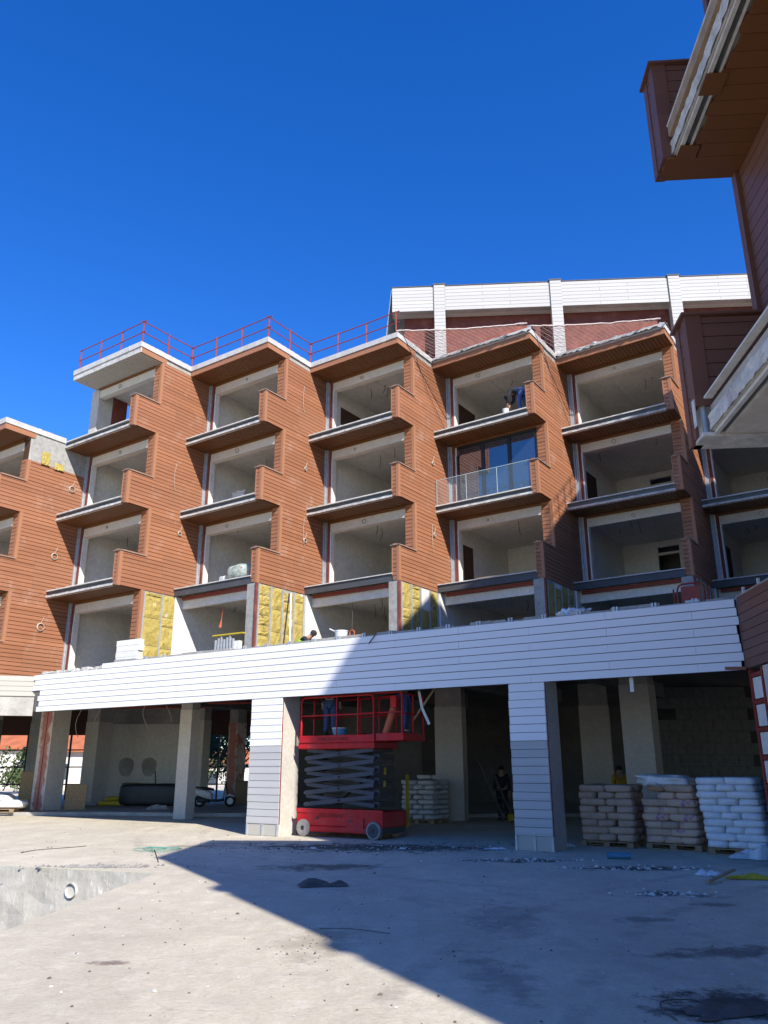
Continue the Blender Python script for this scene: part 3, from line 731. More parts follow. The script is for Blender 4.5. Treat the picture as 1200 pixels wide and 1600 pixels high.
# ---- roof pavilion (white plank beam on columns) -----------------------------------
per = (bayw(3, 0, 0) - bayw(2, 0, 0)).normalized(); PAN = math.atan2(per.y, per.x)
pn = Vector((-per.y, per.x, 0))
pav0 = bayw(4, 0, 0) + pn * 1.0     # at I3
pav = thing('roof_pavilion', 'white plank roof structure on columns with red oxide wall, set on the roof', 'pavilion', pav0, PAN)
ZP0, ZP1 = 20.52, 21.72
xl, xr = -1.68, 20.0
colx = [.38, 5.38, 10.38, 15.38]
beamw = MB(); beamw.box(xl, xr, .03, .30, ZP0, ZP1); beamw.build('beam_core', 'concrete', pav)
segs = [xl] + [c for cx in colx for c in (cx - .24, cx + .24)] + [xr]
for k in range(0, len(segs), 2):
    x0, x1 = segs[k], segs[k + 1]; zz = ZP0
    while zz < ZP1 - .02:
        cuts = [x0] + ([x0 + (x1 - x0) * (.62 if int(zz * 100) % 2 else .36)] if x1 - x0 > 3 else []) + [x1]
        for q in range(len(cuts) - 1): box('plank', 'weathered_white', pav, cuts[q] + .004, cuts[q + 1] - .004, -.002, .027, zz + .008, min(zz + .171, ZP1) - .006)
        zz += .171
for cx in colx:
    box('column', 'concrete', pav, cx - .21, cx + .21, -.04, .40, 17.4, ZP1 + .02)
    zz = 17.5
    while zz < ZP1:
        box('column_plank', 'weathered_white', pav, cx - .237, cx + .237, -.075, -.043, zz + .008, min(zz + .171, ZP1 + .03) - .006); zz += .171
    box('column_cap', 'concrete_dark', pav, cx - .27, cx + .27, -.10, .42, ZP1 + .032, ZP1 + .09)
box('coping', 'dark_cable', pav, xl - .02, xr, -.03, .34, ZP1 + .001, ZP1 + .03)
box('soffit', 'render_coat', pav, xl, xr, .302, .62, ZP0 + .02, ZP0 + .12)
box('red_wall', 'red_oxide', pav, xl + .5, xr, .63, .8, 17.4, ZP0 + .3)
box('roof_slab', 'concrete', pav, xl, xr, .302, 8.0, ZP1 - .3, ZP1 - .1)
MB().add([(xl - .03, .03, ZP1), (xl - .03, 3.5, ZP1), (xl - .9, 3.5, 17.4), (xl - .55, .6, 17.4), (xl - .01, .03, ZP1), (xl - .01, 3.5, ZP1), (xl - .85, 3.5, 17.4), (xl - .5, .6, 17.4)],
         [(0, 1, 2, 3), (7, 6, 5, 4), (0, 4, 5, 1), (1, 5, 6, 2), (2, 6, 7, 3), (3, 7, 4, 0)]).build('side_fin', 'corrugated', pav)

# ================================================================ TERRACE AND WHITE FASCIA
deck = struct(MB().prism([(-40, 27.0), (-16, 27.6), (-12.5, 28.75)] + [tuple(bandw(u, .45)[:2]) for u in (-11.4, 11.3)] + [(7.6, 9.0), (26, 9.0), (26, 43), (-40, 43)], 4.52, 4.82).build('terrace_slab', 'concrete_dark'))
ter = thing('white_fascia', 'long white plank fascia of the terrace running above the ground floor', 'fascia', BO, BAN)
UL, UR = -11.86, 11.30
box('fascia_core', 'concrete_dark', ter, UL + .15, UR - .02, .04, .44, BZ0 + .03, BZ1 - .22)  # core coloured dark so the gaps between white planks read as shaded
PW = (BZ1 - BZ0) / 8
for r in range(8):
    z0 = BZ0 + r * PW
    us = (UL + (.10 if r % 2 else 0) + (.35 if r < 4 else .0)) if r < 6 else (UL + .35 if r == 6 and False else (-8.25 if r == 7 else UL - .02))
    if r == 6: us = UL + .02
    joints = [us]; x = us + (3.4 if r % 2 else 1.6)
    off = -11.5 + (1.83 if r % 2 else 0)
    joints = [us] + [off + 3.66 * k for k in range(0, 8) if us + .3 < off + 3.66 * k < UR - .3] + [UR + .02 * ((r * 3) % 4)]
    for k in range(len(joints) - 1):
        box('plank', 'white_plank', ter, joints[k] + .003, joints[k + 1] - .003, .0 + .002 * ((r + k) % 3), .036, z0 + .009, z0 + PW - .008)
# block kerb and stud ends above the fascia
random.seed(3)
u = UL + .2
while u < UR - .1:
    w = random.uniform(.35, .62); zt = BZ1 + random.uniform(.03, .09) if u > -8 else BZ1 - .16 + random.uniform(0, .05)
    box('kerb_block', 'block', ter, u, min(u + w - .012, UR - .05), .09, .40, BZ1 - .21, zt); u += w
u = -8.0
while u < UR - .05:
    if u > -1 or int(u * 10) % 3 == 0:
        sm = MB(); sm.box(u, u + .045, .045, .085, BZ1 - .15, BZ1 + .10); sm.box(u + .075, u + .115, .045, .085, BZ1 - .15, BZ1 + .10)
        sm.build('stud_end', 'galvanised', ter)
    u += .84
# rough broken concrete where bare at the left
mb = MB()
for q in range(60):
    uu = UL + .1 + random.random() * 3.4; s_ = random.uniform(.03, .1)
    mb.box(uu, uu + s_ * 1.5, .06 + random.random() * .25, .2 + random.random() * .25, BZ1 - .2, BZ1 - .14 + s_)
mb.build('broken_edge', 'concrete_lip', ter, kind='stuff')
# beams under the deck
for uu in (-9.5, -4.9, -1.05, 2.9, 6.66, 10.6):
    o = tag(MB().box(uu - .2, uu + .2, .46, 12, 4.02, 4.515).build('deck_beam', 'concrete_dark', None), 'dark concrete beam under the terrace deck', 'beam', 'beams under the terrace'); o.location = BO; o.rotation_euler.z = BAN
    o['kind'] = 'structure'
# clad pillars
def clad_pillar(u0, u1, label, stain=False):
    t = thing('clad_pillar', label, 'pillar', bandw((u0 + u1) / 2, 0), BAN, 'plank clad pillars under the white fascia')
    w = (u1 - u0) / 2
    box('pillar_core', 'render_coat', t, -w + .03, w - .02, .045, .80, 0, 4.5)
    box('gap_shade_sheet', 'concrete_dark', t, -w + .04, w - .03, .0375, .0445, .3, BZ0 - .01)  # thin added sheet, its dark colour stands in for shade between pillar planks
    box('foot_panel', 'beige_plank', t, -w + .03, w - .03, .02, .043, .01, .30)
    for x in (-w, -.02, w - .06): box('foot_stud', 'galvanised', t, x, x + .05, -.005, .0195, 0, .30)
    box('edge_bead', 'red_steel', t, w - .019, w - .006, .038, .06, .3, BZ0)
    z = .30; k = 0
    while z < BZ0 - .02:
        z1 = min(z + PW, BZ0 - .002)
        dx = random.uniform(-.012, .012)
        box('plank', 'white_plank' if z > 2.22 else 'grey_plank', t, -w + dx, w - .022 + dx * .5, .001, .037, z + .006, z1 - .006); z += PW; k += 1
    return t
clad_pillar(-1.62, -.50, 'sunlit clad pillar left of the red scissor lift, white above and grey below')
clad_pillar(6.22, 7.12, 'shaded clad pillar right of the red scissor lift, white above and grey below')

# left pale fascia and plaster wall under the lower wing
lt = thing('pale_fascia', 'weathered pale plank fascia over a plastered lintel at the far left', 'fascia', (-12.25, 28.62, 0), math.atan2(-1.0, -4.0))
# local x runs left
for r in range(4): box('plank', 'beige_plank', lt, .0, 12, .0, .03, 4.12 + r * .17 + .006, 4.12 + (r + 1) * .17 - .006)
box('fascia_core', 'concrete', lt, 0, 12, -.3, -.003, 4.1, 4.82)
box('plaster_lintel', 'concrete', lt, 0.05, 12, -.28, -.02, 3.46, 4.098)

# brown parapet going towards the camera from the right end of the white fascia
EAN = R(-4.1)
F = Vector((math.cos(EAN), math.sin(EAN), 0)); E_ = Vector((-math.sin(EAN), math.cos(EAN), 0))
bp = thing('brown_parapet', 'brown plank clad terrace parapet meeting the white fascia at the right edge', 'parapet', bandw(UR, 0) + F * .06, EAN)
for r in range(8):
    box('plank', 'wood_wing', bp, -.0, .03, -6.6, -.02 - .03 * (r % 2), BZ0 + .02 + r * PW + .006, BZ0 + .02 + (r + 1) * PW - .006)
box('parapet_core', 'block', bp, .034, .30, -6.6, .1, BZ0 + .05, BZ1 + .06)
for q in range(8): box('stud_end', 'rail_light', bp, .034, .08, -.35 - q * .8, -.30 - q * .8, BZ1 - .1, BZ1 + .17)
box('corner_piece', 'wood_trim', bp, -.42, -.02, -.10, -.06, BZ0 + .0, BZ0 + .06)
# red lattice column with white panels under the brown parapet
rl = thing('lattice_column', 'red steel lattice column with white infill panels at the right edge', 'column', bandw(UR, 0) + F * .10 - E_ * .05, EAN)
for y in (-.02, -.62): box('chord', 'red_steel', rl, .0, .07, y - .04, y + .04, 0, BZ0)
for q in range(7): box('rung', 'red_steel', rl, .005, .065, -.578, -.062, .30 + q * .52, .37 + q * .52)
for q in range(6): box('infill_panel', 'plaster', rl, .03, .06, -.57, -.07, .40 + q * .52, .80 + q * .52)
gw = tag(box('grey_wall', 'render_coat', None, 0, .25, -6.4, -.72, 0, BZ0), 'grey rendered wall under the brown parapet at the right edge', 'wall'); gw.location = rl.location; gw.rotation_euler.z = EAN

# ================================================================ GROUND STOREY
def column(x, y, sx, sy, rz, label, mat='render_coat', hgt=4.5, bare=3.75):
    t = thing('concrete_column', label, 'column', (x, y, 0), rz, 'columns of the open ground floor')
    bevel(box('shaft', mat, t, -sx / 2, sx / 2, -sy / 2, sy / 2, 0, bare), .012)
    box('bare_head', 'concrete', t, -sx / 2 + .02, sx / 2 - .02, -sy / 2 + .02, sy / 2 - .02, bare + .001, hgt)
    return t
column(-7.1, 30.05, .62, .42, AN, 'pale square column beside the white back wall, nearest of the left ones')
column(-8.15, 37.2, .5, .45, AN, 'pale column standing behind the parked scooter')
column(-13.35, 38.6, .95, .8, AN, 'pale column left of the white patched wall')
rc = column(-13.55, 33.9, .85, .8, AN, 'column with peeling red paint at the left edge of the white fascia', bare=4.2)
MB().box(-.43, .43, -.412, -.402, .02, 4.18).build('peeling_face', 'peeled_red', rc)
MB().box(.02, .05, -.425, -.413, .02, 4.1).build('paint_seam', 'red_oxide', rc)
column(-17.6, 36.6, .9, .8, AN, 'dark shaded column at the far left opening', 'concrete_dark')
column(-16.0, 38.6, .8, .8, AN, 'grey shaded column next to the leaning board', 'concrete')
column(-7.0, 39.4, .6, .6, AN, 'red painted rear column right of the scooter', 'peeled_red')
column(2.35, 29.0, .98, .7, AN * .5, 'wide grey column in the dark bay right of the lift')
column(7.35, 28.6, 1.0, .7, AN * .5, 'wide grey column behind the left brown sack stack')
column(7.05, 22.6, .82, .7, BAN, 'grey column behind the right brown sack stack', bare=3.9)
column(13.2, 24.5, 1.6, .7, EAN, 'broad shaded column behind the white sack stack')
def wall(name, mat, label, b, rz=0.0, loc=(0, 0, 0)):
    o = box(name, mat, None, *b); o.location = loc; o.rotation_euler.z = rz; return tag(o, label, 'wall')
ww_ = thing('patched_wall', 'white rear wall with two repaired grey patches behind the left columns', 'wall')
box('wall_body', 'plaster', ww_, -13.4, -9.95, 40.3, 40.5, .13, 3.75)
box('wall_top', 'concrete', ww_, -13.4, -9.95, 40.32, 40.48, 3.751, 4.5)
for px_ in (-12.45, -11.35): blobm = MB().prism([(px_ + .36 * math.cos(a_) * (1 + .08 * math.sin(3 * a_)), 1.75 + .48 * math.sin(a_) * (1 + .1 * math.cos(2 * a_))) for a_ in [k * math.pi / 10 for k in range(20)]], 0, .004); o = blobm.build('filler_patch', 'concrete', ww_); o.rotation_euler.x = R(90); o.location = (0, 40.297, 0)
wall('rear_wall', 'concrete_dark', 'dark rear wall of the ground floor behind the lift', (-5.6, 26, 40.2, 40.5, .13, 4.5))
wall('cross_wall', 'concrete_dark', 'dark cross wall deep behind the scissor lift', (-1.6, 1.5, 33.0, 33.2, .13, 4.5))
bw = thing('block_wall', 'grey block wall in shade behind the sack stacks', 'wall', (9.0, 29.6, 0), 0)
for r in range(11):
    for q in range(8):
        x0 = q * .52 + (.26 if r % 2 else 0)
        if r == 8 and q in (1, 2): continue
        box('block', 'block', bw, x0 + .006, x0 + .514, 0, .2, .13 + r * .4 + .005, min(.13 + (r + 1) * .4 - .005, 4.5))
box('mortar_backing', 'concrete_dark', bw, 0, 4.4, .05, .24, .13, 4.5)
wall('shaded_partition', 'render_coat', 'pale shaded partition at the right behind the white sacks', (14.2, 26, 26.4, 26.6, .0, 4.5))
wall('rear_lintel', 'brown_lintel', 'dark brown lintel over the rear openings at the left', (-40, -5.6, 42.0, 42.2, 3.3, 4.5))
# red service pipes
for i_, (y, z, x0, x1) in enumerate(((32.4, 4.15, -13, -4), (35.5, 4.2, -20, -6))):
    o = MB().tube([(x0, y, z), (x1, y - .3, z)], .05, 8).build('service_pipe', 'red_steel', None); tag(o, ('red service pipe under the ceiling in front of the white wall', 'second red service pipe deeper under the ceiling')[i_], 'pipe')
for i_, (x, y, l) in enumerate(((-11.9, 34, 1.2), (-12.6, 33.9, 1.6), (-9.6, 33, 1.3), (-8.3, 31.5, 1.1))):
    pts = [(x + .12 * math.sin(k * .9 + i_), y + .05 * math.cos(k), 4.5 - l * k / 6) for k in range(7)]
    tag(MB().tube(pts, .014, 5).build('hanging_wire', 'cable', None), ('loose wire hanging before the white wall, middle of the left three', 'long loose wire nearest the column left of the white wall', 'loose wire hanging at the right part of the white wall', 'loose wire hanging nearest the pale square column')[i_], 'wire', 'wires hanging from the ceiling at the left')
# scaffolding behind the openings
sc = thing('scaffolding', 'dark tube scaffolding seen through the rear openings at the left', 'scaffolding', (0, 43.2, 0))
for x in (-20.6, -18.6, -16.35, -14.0, -9.15, -8.6, -6.9): MB().tube([(x, 0, 0), (x, 0, 5)], .055, 6).build('standard', 'dark_metal', sc)
for z in (.9, 1.75, 2.6): MB().tube([(-21, .05, z), (-6, .05, z)], .035, 6).build('ledger', 'dark_metal', sc)
for x in (-19.6, -15.4, -9.3, -8.0): MB().tube([(x, .08, .6), (x + 1.1, .08, 2.9)], .03, 6).build('brace', 'dark_metal', sc)

# ================================================================ BEYOND: HOUSES AND TREES
def house(x, y, w, d, h, rh, label, rz=0.0):
    t = thing('house', label, 'house', (x, y, 0), rz, 'houses behind the building')
    box('wall', 'house_wall', t, -w / 2, w / 2, 0, d, 0, h)
    MB().add([(-w/2-.4, -.5, h), (w/2+.4, -.5, h), (w/2+.4, d+.5, h), (-w/2-.4, d+.5, h), (-w/2+1.6, d/2, h+rh), (w/2-1.6, d/2, h+rh)],
             [(0, 1, 5, 4), (1, 2, 5), (2, 3, 4, 5), (3, 0, 4), (3, 2, 1, 0)]).build('roof', 'clay_tile', t)
    box('chimney', 'house_wall', t, w * .2, w * .2 + .6, d * .4, d * .4 + .6, h + rh * .4, h + rh + .6)
    k = max(2, int(w / 2.4))
    for q in range(k):
        xx = -w / 2 + (q + .5) * w / k
        wf = box('window', 'white_plastic', t, xx - .55, xx + .55, -.05, -.002, h - 2.2, h - .8)
        box('pane', 'house_glass', wf, xx - .47, xx + .47, -.06, -.052, h - 2.1, h - .9)
house(-31, 72, 13, 8, 3.2, 2.2, 'white house with orange tiled roof seen through the leftmost opening')
house(-22.5, 66, 9, 8, 2.9, 2.0, 'white house with orange tiled roof seen beside the peeling column')
house(-35, 90, 22, 9, 6.0, 2.6, 'taller pale house standing behind the orange roofed ones', .1)
house(-14.5, 84, 8, 7, 2.0, 1.6, 'small house with red roof glimpsed behind the scooter')
def tree(x, y, h, rad, label, seed, leafm='leaf', nl=2600):
    rnd = random.Random(seed)
    t = thing('tree', label, 'tree', (x, y, 0), 0, 'trees behind the building')
    mb = MB(); mb.tube([(0, 0, 0), (.08, .05, h * .3), (-.05, .1, h * .6)], [.2, .15, .07], 8)
    for k in range(7):
        an = k * 2.4; z = h * (.28 + .05 * k)
        mb.tube([(0, 0, z), (math.cos(an) * rad * .45, math.sin(an) * rad * .45, z + h * .16), (math.cos(an) * rad * .75, math.sin(an) * rad * .75, z + h * .24)], [.07, .045, .02], 5)
    mb.build('trunk', 'bark', t)
    cl = [(rnd.gauss(0, .45) * rad, rnd.gauss(0, .45) * rad, h * rnd.uniform(.3, .95), rad * rnd.uniform(.25, .45)) for _ in range(22)]
    lb = MB()
    for q in range(nl):
        cx, cy, cz, cr = rnd.choice(cl)
        v = Vector((rnd.gauss(0, 1), rnd.gauss(0, 1), rnd.gauss(0, .8))).normalized() * cr * rnd.uniform(.6, 1.05)
        p = Vector((cx, cy, cz)) + v; s_ = rnd.uniform(.07, .16)
        a = Vector((rnd.gauss(0, 1), rnd.gauss(0, 1), rnd.gauss(0, 1))).normalized(); b = a.orthogonal().normalized()
        lb.add([p - a * s_, p + b * s_ * .6, p + a * s_, p - b * s_ * .6], [(0, 1, 2, 3)])
    lb.build('crown', leafm, t, kind='stuff')
tree(-16.2, 57, 3.6, 2.0, 'round green tree beside the peeling red column opening', 1)
tree(-12.0, 54, 4.6, 2.3, 'bushy tree left of the rear scaffolding behind the scooter', 2, 'leaf')
tree(-9.4, 52, 5.2, 2.2, 'bushy tree straight behind the scooter', 3, 'leaf_dark')
tree(-13.2, 62, 5.4, 2.6, 'taller tree farther behind the scooter', 4, 'leaf')
tree(-25.5, 60, 3.0, 1.9, 'low green tree in front of the white house at the left', 5, 'leaf')

# ================================================================ RIGHT WING (near) AND TALL BLOCK
QC = Vector((3.06, 7.34, 0))
wing = thing('near_wing', 'near brown clad wing with projecting balconies at the upper right corner', 'building', QC, EAN)
ZW = (4.77, 8.0); ZWR = 11.12
YN = -3.63
for li, z0 in enumerate(ZW):
    zc = z0 + 1.28
    # far parapet panel with planks
    pc = box('parapet_core', 'concrete', wing, .03, 0.87, -.30, -.03, z0 + .03, zc)
    zz = z0 + .02; k = 0
    while zz < zc - .02:
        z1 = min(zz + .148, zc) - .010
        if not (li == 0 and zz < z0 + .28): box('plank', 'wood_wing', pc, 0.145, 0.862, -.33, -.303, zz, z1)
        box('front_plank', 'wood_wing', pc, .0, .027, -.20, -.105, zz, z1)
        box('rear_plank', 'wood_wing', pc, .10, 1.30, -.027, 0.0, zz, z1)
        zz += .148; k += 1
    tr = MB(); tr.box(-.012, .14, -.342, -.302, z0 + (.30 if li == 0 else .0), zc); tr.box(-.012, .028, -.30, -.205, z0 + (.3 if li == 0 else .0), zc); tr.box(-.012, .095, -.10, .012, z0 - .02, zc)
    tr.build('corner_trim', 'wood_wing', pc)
    box('parapet_cap', 'wood_wing', pc, -.05, 0.86, -.375, .045, zc + .002, zc + .03)
    # slab
    box('balcony_slab', 'concrete', wing, .12, 6.0, YN, -.345, z0 + .05, z0 + .29)
    # layered slab edge
    mb = MB()
    def lip(u, v, z0=z0, li=li):
        y = -.35 + (YN + .35) * u
        return (.085 + .02 * nz((y * 6, v * 3, li), 1.8) - (.0 if v < .95 else .0), y, z0 + .03 + .15 * v + (.03 * nz((y * 5, li * 3, 0), 2.5) if v > .9 else 0))
    mb.grid(lip, 70, 4); mb.box(.10, .119, YN, -.345, z0 + .03, z0 + .2); mb.build('slab_lip', 'concrete_lip', wing)
    if li == 1: box('edge_board', 'pallet_wood', wing, .05, .118, YN, -.42, z0 + .205, z0 + .33, )
    box('edge_rail', 'rail_light', wing, .04, .119, YN, -.42, z0 + .332, z0 + .35)
    ch = MB(); ch.box(.125, .165, YN, -.35, z0 - .005, z0 + .049); ch.box(.225, .245, YN, -.35, z0 - .005, z0 + .049); ch.build('metal_channel', 'rail_light', wing)
    box('channel_web', 'channel', wing, .166, .224, YN, -.35, z0 + .02, z0 + .048)
    if li == 1:
        y = -.345
        k = 0
        while y > YN:
            x0 = .25 + (.05 * ((k * 37) % 5) / 5); y2 = max(y - .19, YN)
            if k == 0: x0 = .34
            box('soffit_board', 'wood_soffit', wing, x0, 0.862, y2 + .006, y, z0 - .015, z0 + .01); y -= .19; k += 1
        box('soffit_end_board', 'wood_soffit', wing, .03, 0.862, -.342, .0, z0 - .018, z0 + .018)
        box('soffit_end_strip', 'wood_soffit', wing, .12, .32, -.52, -.35, z0 - .03, z0 - .006)
        box('loose_tile', 'wood_soffit', wing, .10, .30, -1.45, -1.20, z0 - .034, z0 - .016)
    else:
        for q in range(3): box('soffit_sheet', 'render_coat', wing, .25, 0.862, -.36 - (q + 1) * 1.08 + .006, -.36 - q * 1.08, z0 - .01, z0 + .012)
        box('soffit_end_board', 'concrete_lip', wing, .02, 0.862, -.342, .0, z0 - .02, z0 + .018)
        cg = MB(); cg.grid(lambda u, v: (.06 + .02 * math.sin(u * 50), -.335 + .25 * u, 4.79 + .33 * v), 40, 2); cg.build('corrugated_scrap', 'corrugated', wing)
        box('torn_strip', 'rail_light', wing, -.02, -.012, -.31, -.24, z0 + .10, z0 + .38)
    # window plane wall with cladding, and the room box behind it
    zt = ZW[1] if li == 0 else ZWR
    box('window_wall', 'concrete', wing, .90, 1.2, YN, 0, z0 + .291, zt - .001)
    mbp = []; zz = z0 + .3
    while zz < zt - .03:
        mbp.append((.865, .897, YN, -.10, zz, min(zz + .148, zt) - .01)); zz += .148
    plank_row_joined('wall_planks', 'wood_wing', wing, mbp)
    box('wall_trim', 'wood_wing', wing, .82, .905, -.098, .012, z0 + 1.31, zt - .022)
box('near_side_wall', 'wood_wing', wing, -.02, 2.4, YN - .30, YN - .03, 0, ZWR - .001)
box('corner_post', 'white_plastic', wing, .80, .86, -.33, -.25, 0, ZW[0] - .025)
box('far_wall', 'wood_wing', wing, 1.21, 6.0, -.2, 0, ZW[0], ZWR)
box('body', 'concrete', wing, 1.21, 6.0, YN, -.21, ZW[0] + .3, ZWR - .001)
box('ground_wall', 'render_coat', wing, 2.4, 6.0, YN, -.3, 0, ZW[0] - .001)
box('roof_slab', 'concrete', wing, -.06, 6.0, YN - .30, .06, ZWR, ZWR + .28)
# the wing continues beside and behind the camera in further teeth
cont = [(QC.x + .0, QC.y)]
T2 = [((5.15, 3.45), (4.79, -.77)), ((7.05, -.95), (6.79, -4.82)), ((9.0, -5.0), (8.75, -9.0)), ((11.0, -9.2), (10.7, -13.2))]
rows = []
body = MB()
for k, (a, b) in enumerate(T2):
    poly = [a, b, (14, b[1] - .25), (14, a[1] - .2)]
    body.prism(poly, 0, 11.1)
    a_, b_ = Vector((*a, 0)), Vector((*b, 0)); e = (a_ - b_).normalized(); f_ = Vector((e.y, -e.x, 0))
    zz = 0.1
    pl = MB()
    while zz < 10.9:
        p = [b_ - f_ * .03 - e * .03, a_ - f_ * .03, a_, b_]
        pl.prism([(v.x, v.y) for v in p], zz, zz + .138)
        p = [b_ - e * .03, b_ - e * .001, b_ + f_ * 3 - e * .001, b_ + f_ * 3 - e * .03]
        pl.prism([(v.x, v.y) for v in p], zz, zz + .138)
        zz += .148
    o = pl.build('tooth_planks', 'wood_wing', wing, kind='stuff'); o.matrix_parent_inverse = (Matrix.Translation(QC) @ Matrix.Rotation(EAN, 4, 'Z')).inverted()
    rf = MB().prism([(a[0] - .08, a[1]), (b[0] - .08, b[1] - .08), (14, b[1] - .33), (14, a[1] - .28)], 11.12, 11.4); o = rf.build('tooth_roof', 'concrete', wing)
    o.matrix_parent_inverse = (Matrix.Translation(QC) @ Matrix.Rotation(EAN, 4, 'Z')).inverted()
o = body.build('tooth_body', 'concrete', wing); o.matrix_parent_inverse = (Matrix.Translation(QC) @ Matrix.Rotation(EAN, 4, 'Z')).inverted()
# tall block behind
tall = thing('tall_block', 'tall brown clad block standing to the right beyond the near wing', 'building')
TO = [(9.37, .71), (10.07, 12.95), (12.95, 12.75), (13.25, 19.2), (32, 18), (32, -.9)]
MB().prism(TO, 0, 20.25).build('body', 'concrete', tall)
MB().prism([(9.30, .66), (10.0, 13.02), (12.88, 12.82), (13.18, 19.3), (32, 18), (32, -.9)], 20.26, 20.6).build('roof_slab', 'concrete', tall)
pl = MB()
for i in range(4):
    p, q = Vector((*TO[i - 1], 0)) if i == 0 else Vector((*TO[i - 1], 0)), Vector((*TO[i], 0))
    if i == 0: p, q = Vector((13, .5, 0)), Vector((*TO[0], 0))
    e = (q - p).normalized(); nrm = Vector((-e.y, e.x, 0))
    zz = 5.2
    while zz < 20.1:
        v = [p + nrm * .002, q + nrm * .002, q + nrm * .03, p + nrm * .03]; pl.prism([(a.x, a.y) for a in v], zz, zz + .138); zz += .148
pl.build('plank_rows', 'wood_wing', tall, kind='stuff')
tr_ = thing('block_railing', 'steel railing along the roof edge of the tall right block', 'railing')
rp = [Vector((13.0, 13.0, 20.6)), Vector((13.25, 19.1, 20.6))]
for k in range(6):
    c = rp[0].lerp(rp[1], k / 5); MB().tube([c, c + Vector((0, 0, 1.0))], .03, 6).build('post', 'red_steel', tr_)
for hz in (.5, 1.0): MB().tube([rp[0] + Vector((0, 0, hz)), rp[1] + Vector((0, 0, hz))], .022, 6).build('rail', 'red_steel', tr_)

# ================================================================ PEOPLE
BASE = dict(pel=(0, 0, .95, .13), spi=(0, 0, 1.14, .13), che=(0, .01, 1.36, .155), nec=(0, .01, 1.50, .055), hea=(0, .035, 1.62, .095), top=(0, .02, 1.72, .075))
for s_, q in ((-1, 'l'), (1, 'r')):
    BASE.update({'hip' + q: (s_ * .10, 0, .88, .095), 'kne' + q: (s_ * .11, .02, .49, .066), 'ank' + q: (s_ * .12, -.01, .09, .045), 'toe' + q: (s_ * .13, .15, .035, .04),
                 'sho' + q: (s_ * .19, 0, 1.43, .065), 'elb' + q: (s_ * .25, -.02, 1.15, .045), 'wri' + q: (s_ * .26, .06, .91, .032), 'han' + q: (s_ * .26, .09, .83, .038)})
EDG = [('pel', 'spi'), ('spi', 'che'), ('che', 'nec'), ('nec', 'hea'), ('hea', 'top')] + [(a + q, b + q) for q in 'lr' for a, b in (('hip', 'kne'), ('kne', 'ank'), ('ank', 'toe'), ('sho', 'elb'), ('elb', 'wri'), ('wri', 'han'))] + \
      [('pel', 'hip' + q) for q in 'lr'] + [('che', 'sho' + q) for q in 'lr']
def skin(name, mat, parent, J, edges, grow=1.0, add=0.0, root='pel', fingers=False):
    names = []
    for a, b in edges:
        for k in (a, b):
            if k not in names: names.append(k)
    vs = [Vector(J[k][:3]) for k in names]; rs = [J[k][3] * grow + add for k in names]; es = [(names.index(a), names.index(b)) for a, b in edges]
    if fingers:
        for q in 'lr':
            if 'han' + q not in names: continue
            h = Vector(J['han' + q][:3]); d = (h - Vector(J['wri' + q][:3])).normalized(); sd = d.orthogonal().normalized()
            for f_ in range(5):
                off = sd * (.028 * (f_ - 2) / 2 * 1.3); l = (.05, .085, .095, .088, .07)[f_]
                if f_ == 0: d2 = (d + sd * -1.0).normalized()
                else: d2 = d
                i0 = len(vs); vs += [h + off + d2 * .03, h + off + d2 * (.03 + l * .6), h + off + d2 * (.03 + l) + Vector((0, 0, -.012))]; rs += [.0095, .009, .008]
                es += [(names.index('han' + q), i0), (i0, i0 + 1), (i0 + 1, i0 + 2)]
    me = bpy.data.meshes.new(name); me.from_pydata([tuple(v) for v in vs], es, []); me.update(); me.materials.append(MATS[mat])
    o = bpy.data.objects.new(name, me); col.objects.link(o); o.parent = parent
    sk = o.modifiers.new('skin', 'SKIN'); sk.use_smooth_shade = True
    if not me.skin_vertices: return o
    sv = me.skin_vertices[0].data
    for i, r_ in enumerate(rs): sv[i].radius = (r_, r_)
    sv[names.index(root) if root in names else 0].use_root = True
    su = o.modifiers.new('sub', 'SUBSURF'); su.levels = 1; su.render_levels = 2
    return o
LEG = [(a + q, b + q) for q in 'lr' for a, b in (('hip', 'kne'), ('kne', 'ank'))] + [('pel', 'hipl'), ('pel', 'hipr')]
TOR = [('pel', 'spi'), ('spi', 'che'), ('che', 'shol'), ('che', 'shor'), ('shol', 'elbl'), ('shor', 'elbr'), ('elbl', 'wril'), ('elbr', 'wrir')]
